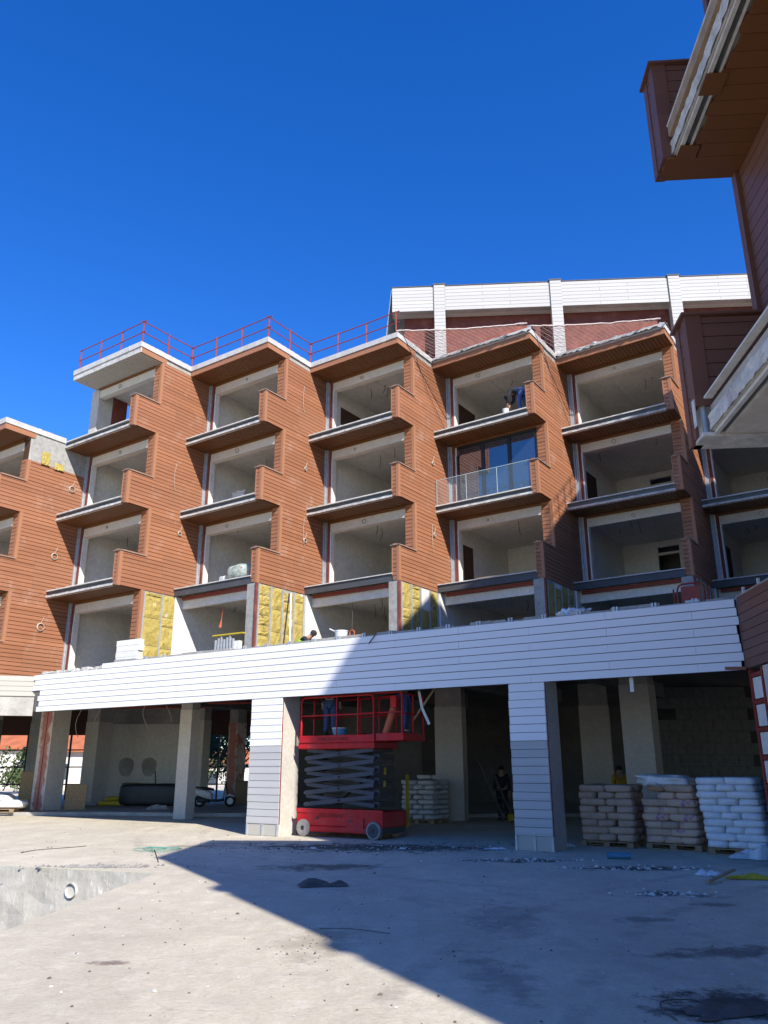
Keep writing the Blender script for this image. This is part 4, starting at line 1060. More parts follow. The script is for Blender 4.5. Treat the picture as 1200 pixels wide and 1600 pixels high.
def person(label, loc, rz, pose=None, trousers='denim', jacket='dark_cloth', cap='dark_cloth', vest=None):
    t = thing('person', label, 'person', loc, rz)
    J = dict(BASE); J.update(pose or {})
    skin('body', 'skin', t, J, EDG, fingers=True)
    skin('trousers', trousers, t, J, LEG, 1.18, .012)
    skin('jacket', jacket, t, J, TOR, 1.12, .012, root='pel')
    if vest: skin('vest', vest, t, J, [('pel', 'spi'), ('spi', 'che')], 1.3, .02)
    h = Vector(J['top'][:3]); nk = Vector(J['hea'][:3]); up = (h - nk).normalized(); sd = up.orthogonal().normalized(); fw = up.cross(sd)
    mb = MB(); prof = [(.104, -.03), (.106, .02), (.09, .07), (.055, .10), (.01, .112)]
    vs = [nk + up * (.03 + z) + (sd * math.cos(2 * math.pi * k / 16) + fw * math.sin(2 * math.pi * k / 16)) * r_ for r_, z in prof for k in range(16)]
    mb.add(vs, [(i * 16 + k, i * 16 + (k + 1) % 16, (i + 1) * 16 + (k + 1) % 16, (i + 1) * 16 + k) for i in range(4) for k in range(16)])
    mb.build('cap', cap, t, smooth=True)
    for q in 'lr':
        a, b = Vector(J['ank' + q][:3]), Vector(J['toe' + q][:3])
        fb = MB(); d = (b - a); d.z = 0; d.normalize(); s2 = Vector((-d.y, d.x, 0)); z0 = min(a.z, b.z) - .045
        c0 = Vector((a.x, a.y, 0)) - d * .09; c1 = Vector((b.x, b.y, 0)) + d * .05
        pr = [(c0 - s2 * .045), (c1 - s2 * .045), (c1 + s2 * .045), (c0 + s2 * .045)]
        pr2 = [(c0 - s2 * .042), (c0 + d * .14 - s2 * .042), (c0 + d * .14 + s2 * .042), (c0 + s2 * .042)]
        fb.prism([(p.x, p.y) for p in pr], z0 + .01, z0 + .07); fb.prism([(p.x, p.y) for p in pr2], z0 + .071, z0 + .15)
        bevel(fb.build('boot', 'boot', t), .02, 2)
    # face details on the front of the head
    hd = Vector(J['hea'][:3]); 
    return t
# worker bending over a bucket on the top balcony of bay 4; local -x is left in the picture
bend = dict(pel=(.05, 0, .93, .13), spi=(-.12, 0, 1.03, .13), che=(-.33, 0, 1.00, .15), nec=(-.46, .0, .93, .055), hea=(-.56, .0, .86, .095), top=(-.64, 0, .80, .075),
            hipl=(.06, -.11, .87, .10), knel=(-.03, -.13, .48, .07), ankl=(.03, -.15, .09, .05), toel=(-.12, -.16, .04, .042),
            hipr=(.06, .11, .87, .10), kner=(.12, .14, .48, .07), ankr=(.22, .16, .09, .05), toer=(.07, .17, .04, .042),
            shol=(-.36, -.18, .97, .065), elbl=(-.42, -.22, .70, .045), wril=(-.50, -.14, .50, .034), hanl=(-.53, -.10, .42, .038),
            shor=(-.36, .18, .97, .065), elbr=(-.40, .20, .70, .045), wrir=(-.50, .10, .54, .034), hanr=(-.53, .06, .45, .038))
person('worker in blue trousers bending over a bucket on the top balcony', bayw(4, 3.62, .42, ZF[4] + .27), AN, bend, 'blue_work', 'dark_cloth')
bk = thing('bucket', 'pale bucket in front of the bending worker on the top balcony', 'bucket', bayw(4, 3.02, .30, ZF[4] + .27), AN)
MB().lathe((0, 0, 0), [(.10, 0), (.125, .26), (.132, .27), (.132, .29), (.115, .29), (.10, .05)], 18).build('pail', 'white_plastic', bk, smooth=False)
MB().ring((0, 0, .27), .13, .006, 'y', 14, 5, 0, math.pi).build('handle', 'dark_metal', bk)
# crouching worker in hi-vis behind the fascia
cro = dict(pel=(0, -.12, .40, .13), spi=(0, .05, .56, .13), che=(0, .22, .68, .15), nec=(0, .33, .76, .055), hea=(0, .41, .82, .095), top=(0, .46, .90, .075),
           hipl=(-.12, -.1, .38, .1), knel=(-.2, .3, .42, .07), ankl=(-.15, .02, .09, .045), toel=(-.15, .17, .04, .04), hipr=(.12, -.1, .38, .1), kner=(.2, .3, .42, .07), ankr=(.15, .02, .09, .045), toer=(.15, .17, .04, .04),
           shol=(-.19, .22, .68, .065), elbl=(-.25, .42, .45, .045), wril=(-.15, .58, .3, .032), hanl=(-.12, .64, .26, .038), shor=(.19, .22, .68, .065), elbr=(.25, .42, .45, .045), wrir=(.15, .58, .3, .032), hanr=(.12, .64, .26, .038))
person('crouching worker in bright hi-vis vest behind the white fascia', bandw(-1.6, 2.1, 4.84), AN - 1.3, cro, 'dark_cloth', 'dark_cloth', 'dark_cloth', 'hivis')
person('figure in amber shirt standing in shade behind the right clad pillar', (7.35, 26.2, 0.004), R(200), None, 'green_cloth', 'amber_cloth')
person('barely visible dark dressed figure deep in the shaded bay', (4.1, 29.2, 0.004), R(160), None, 'dark_cloth', 'dark_cloth')

# ================================================================ SCISSOR LIFT
LC = bandw(1.12, 1.02)
lift = thing('scissor_lift', 'red scissor lift with grey arms raised under the white fascia', 'scissor lift', LC, BAN)
ch = MB()
ch.prism([(-1.36, -.58), (1.36, -.58), (1.36, .58), (-1.36, .58)], .28, .66)
ch.prism([(-.98, -.60), (.92, -.60), (.92, .60), (-.98, .60)], .13, .279)
chassis = bevel(ch.build('chassis', 'lift_red', lift), .025, 2)
box('top_tray', 'lift_red', lift, -1.36, 1.37, -.605, -.582, .60, .70)
box('door', 'lift_red', chassis, .28, .80, -.612, -.602, .17, .50); box('door_handle', 'dark_metal', chassis, .32, .46, -.618, -.613, .40, .44)
box('socket', 'dark_metal', chassis, -.72, -.64, -.609, -.602, .44, .50)
box('battery_tray', 'dark_metal', chassis, .95, 1.34, -.55, .55, .14, .279)
for x in (-1.12, 1.10):
    for s_ in (-1, 1):
        wh = MB(); wh.disc((x, s_ * .55, .215), .215, -.075, .075, 28)
        wo_ = bevel(wh.build('wheel', 'tyre', lift), .02, 2)
        MB().disc((x, s_ * .55 + s_ * .05, .215), .165, -.03, .032, 24).build('rim', 'tyre' if x < 0 else 'scissor_grey', wo_)
        MB().disc((x, s_ * .55 + s_ * .05, .215), .06, -.03, .05, 12).build('hub', 'dark_metal', wo_)
NLEV = 5; zb, zt = .74, 2.20; hh = (zt - zb) / NLEV
for k in range(NLEV):
    z0, z1 = zb + k * hh + .05, zb + (k + 1) * hh - .02
    for s_ in (-1, 1):
        MB().bar((-1.18, s_ * .46, z0), (1.02, s_ * .46, z1), .05, .105).build('scissor_arm', 'scissor_grey', lift)
        MB().bar((-1.18, s_ * .40, z1), (1.02, s_ * .40, z0), .05, .095).build('scissor_arm', 'scissor_grey', lift)
    MB().tube([(-.08, -.52, (z0 + z1) / 2), (-.08, .52, (z0 + z1) / 2)], .025, 8).build('pivot_pin', 'dark_metal', lift)
    MB().tube([(1.02, -.50, z0), (1.02, .50, z0)], .035, 8).build('cross_tube', 'scissor_grey', lift)
    MB().tube([(-1.18, -.50, z0), (-1.18, .50, z0)], .03, 8).build('cross_tube', 'scissor_grey', lift)
    box('arm_plate', 'dark_metal', lift, .95, 1.12, -.36, .36, z0 - .03, z0 + .10)
MB().bar((-.5, 0, .85), (.6, 0, 1.6), .12, .12).build('lift_cylinder', 'dark_metal', lift)
box('warning_label', 'yellow_paint', lift, 1.14, 1.145, -.18, -.06, 1.55, 1.72)
box('warning_label', 'yellow_paint', lift, 1.125, 1.132, -.18, -.06, 1.25, 1.40)
dk = MB(); dk.box(-1.34, 1.12, -.60, .60, 2.36, 2.55); dk.box(-1.32, 1.10, -.575, .575, 2.20, 2.359); deckm = bevel(dk.build('platform', 'lift_red', lift), .012)
box('kick_strip', 'lift_red', deckm, -1.345, 1.125, -.612, -.601, 2.22, 2.33)
ex = bevel(MB().box(1.125, 1.97, -.56, .56, 2.38, 2.57).build('platform_extension', 'lift_red', lift), .012)
def guard(x0, x1, y0, y1, ztop, r=.024, mids=1):
    for y in (y0, y1):
        pts = [(x0, y, 2.55), (x0, y, ztop - .12), (x0 + .04, y, ztop - .03), (x0 + .12, y, ztop), (x1 - .12, y, ztop), (x1 - .04, y, ztop - .03), (x1, y, ztop - .12), (x1, y, 2.55)]
        MB().tube(pts, r, 8).build('guard_rail', 'lift_red', lift)
        MB().tube([(x0, y, (ztop + 2.55) / 2 + .02), (x1, y, (ztop + 2.55) / 2 + .02)], r * .8, 6).build('mid_rail', 'lift_red', lift)
        for k in range(mids):
            xm = x0 + (x1 - x0) * (k + 1) / (mids + 1); MB().tube([(xm, y, 2.55), (xm, y, ztop)], r * .8, 6).build('guard_post', 'lift_red', lift)
ZT = 3.56
guard(-1.30, 1.08, -.57, .57, ZT, mids=1)
guard(.55, 1.93, -.52, .52, ZT + .03, mids=0)
for x in (-1.30, 1.93):
    for hz in (.5, 1.0): MB().tube([(x, -.55, 2.55 + hz), (x, .55, 2.55 + hz)], .022, 6).build('end_rail', 'lift_red', lift)
    for y in (-.55, 0, .55): MB().tube([(x, y, 2.55), (x, y, 3.55)], .022, 6).build('end_post', 'lift_red', lift)
box('control_box', 'lift_red', lift, 1.55, 1.72, -.50, -.36, 3.2, 3.5)
def lettering(txt, size, loc, parent, name='lettering'):
    cu = bpy.data.curves.new(name, 'FONT'); cu.body = txt; cu.size = size; cu.extrude = .001
    tmp = bpy.data.objects.new('tmp_text', cu); col.objects.link(tmp)
    dg = bpy.context.evaluated_depsgraph_get(); me = bpy.data.meshes.new_from_object(tmp.evaluated_get(dg))
    bpy.data.objects.remove(tmp); me.materials.clear(); me.materials.append(MATS['lettering'])
    o = bpy.data.objects.new(name, me); col.objects.link(o); o.parent = parent; o.location = loc; o.rotation_euler = (R(90), 0, 0); return o
lettering('IZMIR PLATFORM', .13, (-.72, -.604, 2.405), deckm)
lettering('0532 205 06 52', .12, (-.62, -.608, .50), chassis)
person('worker in dark jeans standing at the left end of the lift platform', LC + BA * -.78 + BN * .05 + Vector((0, 0, 2.556)), BAN + R(15), None, 'denim', 'dark_cloth')
arms = dict(shol=(-.19, 0, 1.46, .065), elbl=(-.27, .16, 1.62, .045), wril=(-.2, .34, 1.74, .032), hanl=(-.18, .40, 1.78, .038), shor=(.19, 0, 1.46, .065), elbr=(.27, .16, 1.62, .045), wrir=(.2, .34, 1.72, .032), hanr=(.18, .40, 1.76, .038))
person('worker in faded blue jeans on the right extension of the lift', LC + BA * 1.62 + BN * .1 + Vector((0, 0, 2.576)), BAN + R(-70), arms, 'blue_work', 'dark_cloth')
tb = thing('orange_tube', 'thick orange tube leaning on the lift guard rail beside the right worker', 'tube', LC + BA * 1.22 + BN * -.2 + Vector((0, 0, 2.56)), BAN)
MB().tube([(0, 0, .0), (.32, 0, .80)], .105, 18).build('tube_body', 'orange_tube', tb, smooth=False)
pl_ = thing('paint_pail', 'low pale pail on the lift platform beside the left worker', 'pail', LC + BA * -.2 + BN * -.3 + Vector((0, 0, 2.556)), BAN)
MB().lathe((0, 0, 0), [(.17, 0), (.20, .16), (.21, .17), (.19, .17), (.16, .03)], 20).build('pail_body', 'blue_pvc', pl_); MB().lathe((0, 0, .172), [(.205, 0), (.205, .02), (.05, .025)], 20).build('lid', 'white_plastic', pl_)
rg = MB(); rg.grid(lambda u, v: (.3 * u, .2 * v, .09 * abs(nz((u * 3, v * 3, 4), 1.4)) + .004), 8, 6)
o = tag(rg.build('red_rag', 'red_steel', None), 'crumpled red rag lying on the lift platform', 'rag'); o.location = LC + BA * .35 + BN * -.35 + Vector((0, 0, 2.556)); o.rotation_euler.z = BAN
# bent metal strip and work light hanging from the ceiling
st = thing('metal_strip', 'bent shiny metal strip dangling from the ceiling right of the lift', 'metal strip', bandw(3.55, .5, 3.6), BAN)
mb = MB()
pts = [(0, 0, .3), (.0, 0, -.05), (.08, 0, -.45), (.28, 0, -.85)]
for k in range(3): mb.bar(pts[k], pts[k + 1], .012, .07)
mb.build('strip', 'galvanised', st)
tag(MB().bar(bandw(2.95, 1.2, 2.9), bandw(3.75, 1.2, 3.85), .04, .05).build('timber_prop', 'timber', None), 'thin pale batten leaning between lift and ceiling', 'batten')
lm = thing('ceiling_lamp', 'white box shaped lamp hanging under the fascia above the brown sacks', 'lamp', bandw(9.0, .3, 3.28), BAN)
box('lamp_body', 'lamp_white', lm, -.04, .04, -.03, .03, 0, .30); box('bracket', 'galvanised', lm, -.02, .02, -.015, .015, .301, .75)

# ================================================================ SACKS AND PALLETS
def sackmesh(name, mat, sx, sy, sz, seed):
    o = blob(name, mat, sx / 2, sy / 2, sz / 2, seed, .10, 2.2, 20, 10, 5.0); me = o.data; bpy.data.objects.remove(o); return me
KM = [[sackmesh('cement_sack', m_, l, .42, .165, 3 * k + (7 if m_ == 'kraft' else 1)) for k in range(3)] for m_, l in (('kraft', .63),)]
m = NT('kraft_purple')
c = m.mix(m.ramp(m.noise(3.2, 3), 0.60, 0.66), (0.58, 0.40, 0.285), (0.34, 0.15, 0.25)); m.bump(m.noise(14), .5, .01); m.done(c, .9)
KP = [sackmesh('cement_sack', 'kraft_purple', .63, .42, .165, 30 + k) for k in range(3)]
WM = [sackmesh('white_sack', 'white_sack', .64, .43, .155, 50 + k) for k in range(4)]
GM = [sackmesh('white_sack', 'grey_sack', .64, .43, .155, 70 + k) for k in range(3)]
PALL = None
def pallet(loc, rz, label, w=1.2, d=1.0):
    t = thing('pallet', label, 'pallet', loc, rz, 'wooden pallets under sack stacks')
    for k in range(5): box('deck_board', 'pallet_wood', t, 0, w, k * d / 5 + .01, (k + 1) * d / 5 - .03, .10, .122)
    for y in (0, d / 2 - .05, d - .1):
        for x in (0, w / 2 - .07, w - .14): box('foot_block', 'pallet_wood', t, x, x + .14, y, y + .1, .022, .098)
        box('bottom_board', 'pallet_wood', t, 0, w, y, y + .1, 0, .02)
    return t
ORD = ['bottom', 'second', 'third', 'fourth', 'fifth', 'sixth', 'seventh', 'eighth', 'ninth', 'tenth']
def pos_name(L, i):
    three = (i < 3) if L % 2 == 0 else (i >= 2)
    k_ = i if (L % 2 == 0 and three) or (L % 2 == 1 and not three) else (i - 3 if L % 2 == 0 else i - 2)
    return ('left', 'middle', 'right')[k_] if three else ('left', 'right')[k_]
def stack(loc, rz, layers, dz, meshes, name, label, cat, group, w=1.24, skip=None, lean=0.0, w_b=.40, l_b=.62):
    rnd = random.Random(int(loc[0] * 100)); T = Matrix.Translation(loc) @ Matrix.Rotation(rz, 4, 'Z')
    for L in range(layers):
        cells = []
        if L % 2 == 0:
            for k in range(3): cells.append(((k + .5) * w / 3, .32, 90))
            for k in range(2): cells.append(((k + .5) * w / 2, .84, 0))
        else:
            for k in range(2): cells.append(((k + .5) * w / 2, .21, 0))
            for k in range(3): cells.append(((k + .5) * w / 3, .74, 90))
        for i, (x, y, an) in enumerate(cells):
            if skip and skip(L, i): continue
            o = bpy.data.objects.new(name, rnd.choice(meshes)); col.objects.link(o)
            p = T @ Vector((x + rnd.uniform(-.02, .02) + lean * L, y + rnd.uniform(-.025, .025), .122 + L * dz))
            o.location = p; o.rotation_euler = (rnd.uniform(-.02, .02), rnd.uniform(-.02, .02), rz + R(an) + rnd.uniform(-.05, .05) + (math.pi if rnd.random() < .5 else 0))
            tag(o, '%s, %s %s, %s layer of the %s' % (label, ('front', 'rear')[(i >= 3) if L % 2 == 0 else (i >= 2)], pos_name(L, i), ORD[L], group), cat, group)
p1 = Vector((4.52, 19.70, .005)); p2 = Vector((5.82, 19.05, .005)); p3 = Vector((6.74, 17.88, .005)); p4 = Vector((7.95, 17.55, .005))
pallet(p1, BAN, 'wooden pallet under the left stack of brown sacks'); pallet(p2, BAN - .1, 'wooden pallet under the right stack of brown sacks')
pallet(p3, BAN - .02, 'wooden pallet under the stack of white sacks'); pallet(p4, BAN - .02, 'wooden pallet under the stack of white sacks cut by the frame')
stack(p1, BAN, 8, .150, KM[0], 'cement_sack', 'brown paper sack', 'sack', 'left brown stack', w=1.26)
stack(p2, BAN - .1, 8, .152, KM[0] + KP + KP, 'cement_sack', 'brown paper sack', 'sack', 'right brown stack', w=1.16, skip=lambda L, i: L >= 6 and i in (0, 3), lean=-.006)
stack(p3, BAN - .02, 10, .138, WM, 'white_sack', 'white plastic sack', 'sack', 'full white stack', w=1.16, lean=-.012)
stack(p4, BAN - .02, 10, .138, WM, 'white_sack', 'white plastic sack', 'sack', 'white stack cut by the frame', w=1.16)
q1 = Vector((.75, 27.9, .005)); q2 = Vector((1.95, 30.4, .135))
for q_, lab, an in ((Vector((.55, 27.6, .005)), 'left', 0), (Vector((1.15, 30.2, .14)), 'right', 0)):
    pallet(q_, BAN, 'wooden pallet under the %s wrapped sack stack in the dark bay' % lab)
    stack(q_, BAN, 8, .15, GM, 'white_sack', 'pale wrapped sack', 'sack', '%s stack behind the lift' % lab)
o = blob('wrapped_sack', 'white_sack', .60, .38, .13, 9, .35, 3.2, 32, 18); o.location = p2 + BA * .45 + BN * .4 + Vector((0, 0, 1.30)); o.rotation_euler = (0, .04, BAN); tag(o, 'film wrapped sack lying on top of the right brown stack', 'sack')
def crumple(name, mat, sx, sy, h, seed, loc, rz, label, cat):
    mb = MB(); mb.grid(lambda u, v: (sx * (u - .5) * (1 + .3 * nz((v * 4, seed, 0), 1)), sy * (v - .5) * (1 + .3 * nz((u * 4, seed, 5), 1)), .006 + h * (max(0, .35 + nz((u * 2.2, v * 2.2, seed), 1.2)) + .25 * abs(nz((u * 5, v * 5, seed + 3), 1.0))) * min(1, 5 * min(u, 1 - u, v, 1 - v))), 22, 16)
    o = mb.build(name, mat, None); o.location = loc; o.rotation_euler.z = rz; return tag(o, label, cat)
crumple('plastic_wrap', 'white_sack', .9, .7, .20, 2, p3 + BA * .95 - BN * .30, BAN, 'crumpled white plastic wrap on the ground before the white sacks', 'plastic wrap')
crumple('plastic_wrap', 'white_sack', .6, .5, .22, 12, p4 + BA * .2 - BN * .25, BAN, 'crumpled plastic wrap at the foot of the cut white stack', 'plastic wrap')
crumple('crumpled_bag', 'dark_cable', .75, .30, .12, 4, (-.94, 13.4, .004), .2, 'crumpled dark paper bag lying in the shaded yard', 'bag')
crumple('yellow_sack', 'yellow_paint', .75, .32, .08, 6, (5.95, 14.1, .004), -.2, 'flattened yellow sack on the ground at the right edge', 'sack')
crumple('white_rag', 'white_sack', .4, .3, .1, 8, (5.45, 14.55, .004), .3, 'torn white sack scrap beside the flattened yellow sack', 'sack')
crumple('paper_scrap', 'white_sack', .5, .25, .05, 15, (2.45, 19.0, .004), .1, 'torn white paper scrap left of the shaded clad pillar', 'paper')
crumple('paper_scrap', 'white_sack', .3, .25, .10, 16, (4.2, 19.6, .004), .1, 'small white plastic scrap between shaded pillar and brown sacks', 'plastic scrap')
crumple('dark_cloth', 'dark_cable', .5, .3, .06, 18, (2.5, 6.75, .004), .3, 'dark wet rag in the puddle stain at bottom right', 'rag')
tag(MB().bar((5.0, 13.45, .04), (5.75, 14.25, .12), .06, .03).build('timber_board', 'timber', None), 'grey timber stick lying across the flattened yellow sack', 'board')
pp = MB(); pp.tube([(4.42, 17.05, .062), (4.86, 17.0, .062)], .06, 16, cap=False); pp.tube([(4.42, 17.05, .062), (4.86, 17.0, .062)], .052, 16, cap=False)
tag(pp.build('pipe_offcut', 'blue_pvc', None), 'short blue plastic pipe offcut on the ground before the brown sacks', 'pipe')
# ladder and yellow case in the dark bay
ld = thing('step_ladder', 'open aluminium ladder leaning in the dark bay right of the wide column', 'ladder', (3.25, 28.6, 0))
for k in range(2): MB().bar((.34 * k, .16 * k, 1.95), (.8 + .34 * k, .16 * k, 0), .03, .06).build('stile', 'channel', ld)
for k in range(7): MB().bar((.1 + .1 * k, 0, 1.71 - .245 * k), (.44 + .1 * k, .16, 1.71 - .245 * k), .05, .03).build('rung', 'channel', ld)
bevel(tag(MB().box(0, .4, 0, .3, 0, .22).build('tool_case', 'yellow_paint', None), 'small yellow case at the foot of the ladder', 'case'), .03).location = (4.15, 28.4, .005)
tag(MB().box(-.05, .05, -.1, .1, 0, 1.5).build('yellow_prop', 'yellow_paint', None), 'yellow upright prop standing behind the right end of the lift', 'prop').location = (.72, 26.0, .005)

# ================================================================ GROUND FLOOR LEFT: SCOOTER, SACKS, BOARDS
sct = thing('motor_scooter', 'dark and white motor scooter parked under the building', 'scooter', (-7.15, 35.6, .13), R(2))
for x in (-.62, .66):
    w_ = MB().ring((x, 0, .24), .185, .062, 'y', 24, 8).build('tyre', 'tyre_black', sct, smooth=True)
    MB().disc((x, 0, .24), .13, -.03, .03, 18).build('rim', 'galvanised', w_)
def loft(name, mat, secs, parent, n=14):
    mb = MB(); vs = []
    for (x, z, hy, hz) in secs:
        for k in range(n):
            a_ = 2 * math.pi * k / n; vs.append((x, hy * math.copysign(abs(math.cos(a_)) ** .7, math.cos(a_)), z + hz * math.copysign(abs(math.sin(a_)) ** .7, math.sin(a_))))
    m_ = len(secs); fs = [(i * n + k, i * n + (k + 1) % n, (i + 1) * n + (k + 1) % n, (i + 1) * n + k) for i in range(m_ - 1) for k in range(n)] + [tuple(range(n - 1, -1, -1)), tuple(range((m_ - 1) * n, m_ * n))]
    mb.add(vs, fs); return mb.build(name, mat, parent, smooth=True)
loft('rear_body', 'white_plastic', [(-.92, .66, .05, .05), (-.8, .62, .13, .12), (-.5, .55, .17, .16), (-.2, .48, .16, .18), (-.08, .38, .14, .12)], sct)
loft('seat', 'black_sheet', [(-.85, .80, .08, .03), (-.6, .78, .15, .05), (-.3, .74, .15, .06), (-.05, .70, .1, .05)], sct)
loft('floorboard', 'dark_metal', [(-.2, .28, .15, .06), (.1, .26, .16, .05), (.38, .3, .15, .06)], sct)
loft('leg_shield', 'white_plastic', [(.34, .35, .16, .08), (.38, .55, .19, .12), (.42, .80, .17, .12), (.40, .95, .1, .05)], sct)
loft('front_mudguard', 'white_plastic', [(.48, .44, .06, .03), (.64, .49, .085, .05), (.84, .42, .06, .03)], sct)
loft('engine', 'dark_metal', [(-.72, .27, .09, .09), (-.45, .27, .13, .11), (-.18, .27, .1, .08)], sct)
MB().tube([(.64, .08, .24), (.52, .05, .6), (.42, 0, .95)], .028, 8).build('fork', 'dark_metal', sct)
MB().tube([(.34, -.34, 1.02), (.42, -.1, 1.0), (.42, .1, 1.0), (.34, .34, 1.02)], .02, 8).build('handlebar', 'dark_metal', sct)
loft('headlight', 'house_glass', [(.44, .97, .08, .07), (.52, .97, .06, .05)], sct)
for s_ in (-1, 1):
    MB().tube([(.38, s_ * .22, 1.02), (.36, s_ * .3, 1.24)], .008, 5).build('mirror_stem', 'dark_metal', sct)
    MB().disc((.36, s_ * .31, 1.28), .06, -.015, .015, 14, 'x').build('mirror', 'dark_metal', sct)
def sack_at(name, mesh, loc, rz, label, group=None, sc_=1.0):
    o = bpy.data.objects.new(name, mesh); col.objects.link(o); o.location = loc; o.rotation_euler = (0, 0, rz); o.scale = (sc_,) * 3; return tag(o, label, 'sack', group)
YM = [sackmesh('yellow_sack', 'yellow_paint', .6, .42, .2, 90 + k) for k in range(2)]
for k, (dx, dy, dz, lab) in enumerate(((0, 0, .14, 'lower left yellow sack in the pile before the white wall'), (.5, -.1, .14, 'lower right yellow sack in the pile before the white wall'), (.28, 0, .33, 'topmost yellow sack of the pile before the white wall'))):
    sack_at('yellow_sack', YM[k % 2], (-12.2 + dx, 37.0 + dy, dz), .2 * k, lab)
for k, (dx, lab) in enumerate(((-.75, 'first grey sack left of the yellow sacks'), (-1.3, 'second grey sack left of the yellow sacks'))): sack_at('grey_sack', GM[k], (-12.1 + dx, 36.9, .14), .3, lab)
bt = thing('black_bundle', 'large black sheet covered bundle leaning before the white rear wall', 'bundle', (-10.2, 36.9, .13), R(3))
o = blob('sheet', 'black_sheet', 1.35, .3, .46, 21, .06, 2.4, 28, 14, 6.0); o.parent = bt
MB().bar((.15, .1, .85), (.08, .1, 1.45), .04, .06).build('pole', 'dark_metal', bt)
crumple('stone_heap', 'concrete', .9, .5, .2, 31, (-9.0, 33.8, .132), 0, 'low heap of rubble between the columns and the black bundle', 'rubble')
pallet(Vector((-15.5, 31.75, .135)), 0, 'wooden pallet under the wrapped white sacks at the far left', 1.6, 1.0)
for k, (dx, dz, lab) in enumerate(((.5, .13, 'lower left wrapped white sack on the far left pallet'), (1.35, .13, 'lower right wrapped white sack on the far left pallet'), (.75, .40, 'upper wrapped white sack on the far left pallet'))):
    o = blob('wrapped_sack', 'white_sack', .58, .42, .16, 60 + k, .16, 2.6); o.location = (-15.5 + dx, 32.2, .13 + dz); o.rotation_euler = (0, .12 if k == 2 else 0, .1 * k); tag(o, lab, 'sack')
o = tag(MB().box(0, .62, 0, .03, 0, 1.45).build('osb_board', 'osb', None), 'tall chipboard panel leaning left of the peeling column', 'board'); o.location = (-14.95, 34.4, .132); o.rotation_euler = (R(-6), 0, .1)
o = tag(MB().box(0, .82, 0, .03, 0, .95).build('osb_board', 'osb', None), 'low chipboard panel right of the peeling column', 'board'); o.location = (-12.75, 33.7, .132); o.rotation_euler = (R(-4), 0, .05)
for k, (x, y, w, h_, lab) in enumerate(((-18.4, 37.6, 1.2, 1.1, 'dark cardboard box at the far left in the shaded bay'), (-12.0, 39.6, .7, .9, 'dark box between the peeling column and the white wall'), (-6.4, 38.5, .8, 1.0, 'brown box right of the scooter in the shade'))):
    bx_ = thing('cardboard_box', lab, 'box', (x, y, .132), .1 * k); bevel(box('carton', 'cardboard', bx_, -w / 2, w / 2, 0, .6, 0, h_), .015)
    box('flap', 'cardboard', bx_, -w / 2, w / 2, -.18, -.002, h_ - .02, h_ - .005)

# ================================================================ ON THE TERRACE
fb = thing('foam_boards', 'stack of broken white foam boards standing on the fascia at the left', 'foam boards', bandw(-8.15, .42, BZ1 - .17), BAN)
for r in range(5): box('foam_board', 'foam', fb, .0 + .02 * (r % 2), 1.12 - .03 * (r % 3), 0, .22, r * .19 + .003, (r + 1) * .19 - .004)
pb = thing('profile_crate', 'open bundle of short steel profiles with yellow top rail on the terrace', 'profiles', bandw(-3.75, .55, 4.86), BAN)
for k in range(7): box('profile', 'galvanised', pb, .12 * k, .12 * k + .05, 0, .05, 0, .62 + .05 * (k % 3))
box('foam_back', 'foam', pb, .0, .95, .07, .2, 0, .55); box('yellow_rail', 'yellow_paint', pb, -.1, 1.15, -.02, .1, .74, .78)
for k, (u0, lean, mt, lab) in enumerate(((-1.9, .28, 'galvanised', 'pale steel profile leaning against the insulated side wall'), (-1.98, .05, 'dark_metal', 'dark bar leaning beside the pale profile on the terrace'))):
    b0 = bandw(u0, 1.6, 4.84); tag(MB().bar(b0 + BA * lean, b0 + BN * .5 + BA * -.15 + Vector((0, 0, 2.2)), .035, .035).build('leaning_profile', mt, None), lab, 'profile')
bk = thing('plaster_bucket', 'white bucket with green label on the terrace edge', 'bucket', bandw(1.0, .62, 4.98), BAN)
MB().lathe((0, 0, 0), [(.15, 0), (.18, .34), (.19, .35), (.19, .38), (.17, .38), (.15, .1)], 22).build('pail', 'white_plastic', bk)
MB().lathe((0, 0, .10), [(.163, 0), (.171, .10), (.1, .101)], 22).build('label_band', 'green_strap', bk)
MB().bar((-.15, 0, .36), (-.36, -.05, .46), .05, .03).build('trowel_handle', 'white_plastic', bk)
o = MB().box(-.9, .6, 0, .25, 0, .05).build('plank_pile', 'block', None); o.location = bandw(.05, .6, 5.02); o.rotation_euler.z = BAN; tag(o, 'flat grey slab lying beside the white bucket', 'slab')
rr = thing('reel_loop', 'red cable loop hanging in the third lower room opening', 'cable loop', bayw(3, 1.9, .5, 6.35), AN)
MB().ring((0, 0, 0), .11, .022, 'y', 16, 6).build('loop', 'orange_tube', rr); MB().tube([(0, 0, .11), (.02, 0, .8), (0, 0, 1.25)], .01, 5).build('cord', 'dark_cable', rr)
r2 = MB().tube([bayw(2, 2.2, .5, 7.5), bayw(2, 2.15, .5, 6.9), bayw(2, 2.1, .5, 6.6)], [.01, .01, .06], 6).build('red_tag', 'orange_tube', None); tag(r2, 'red cable tail hanging in the second lower room opening', 'cable')
o = blob('plastic_bag', 'white_sack', .34, .25, .16, 33, .7, 3.5, 36, 22); o.location = bandw(7.7, .75, 4.95); tag(o, 'crumpled white plastic bag behind the fascia under the fifth bay', 'bag')
o = blob('plastic_bag', 'white_sack', .28, .2, .07, 37, .7, 3.5, 36, 22); o.location = bandw(8.75, .7, 4.98); tag(o, 'smaller white bag right of the crumpled plastic bag', 'bag')
rcH = thing('red_trolley', 'red tubular trolley back with white label standing on the terrace at right', 'trolley', bandw(10.35, .75, 4.84), BAN)
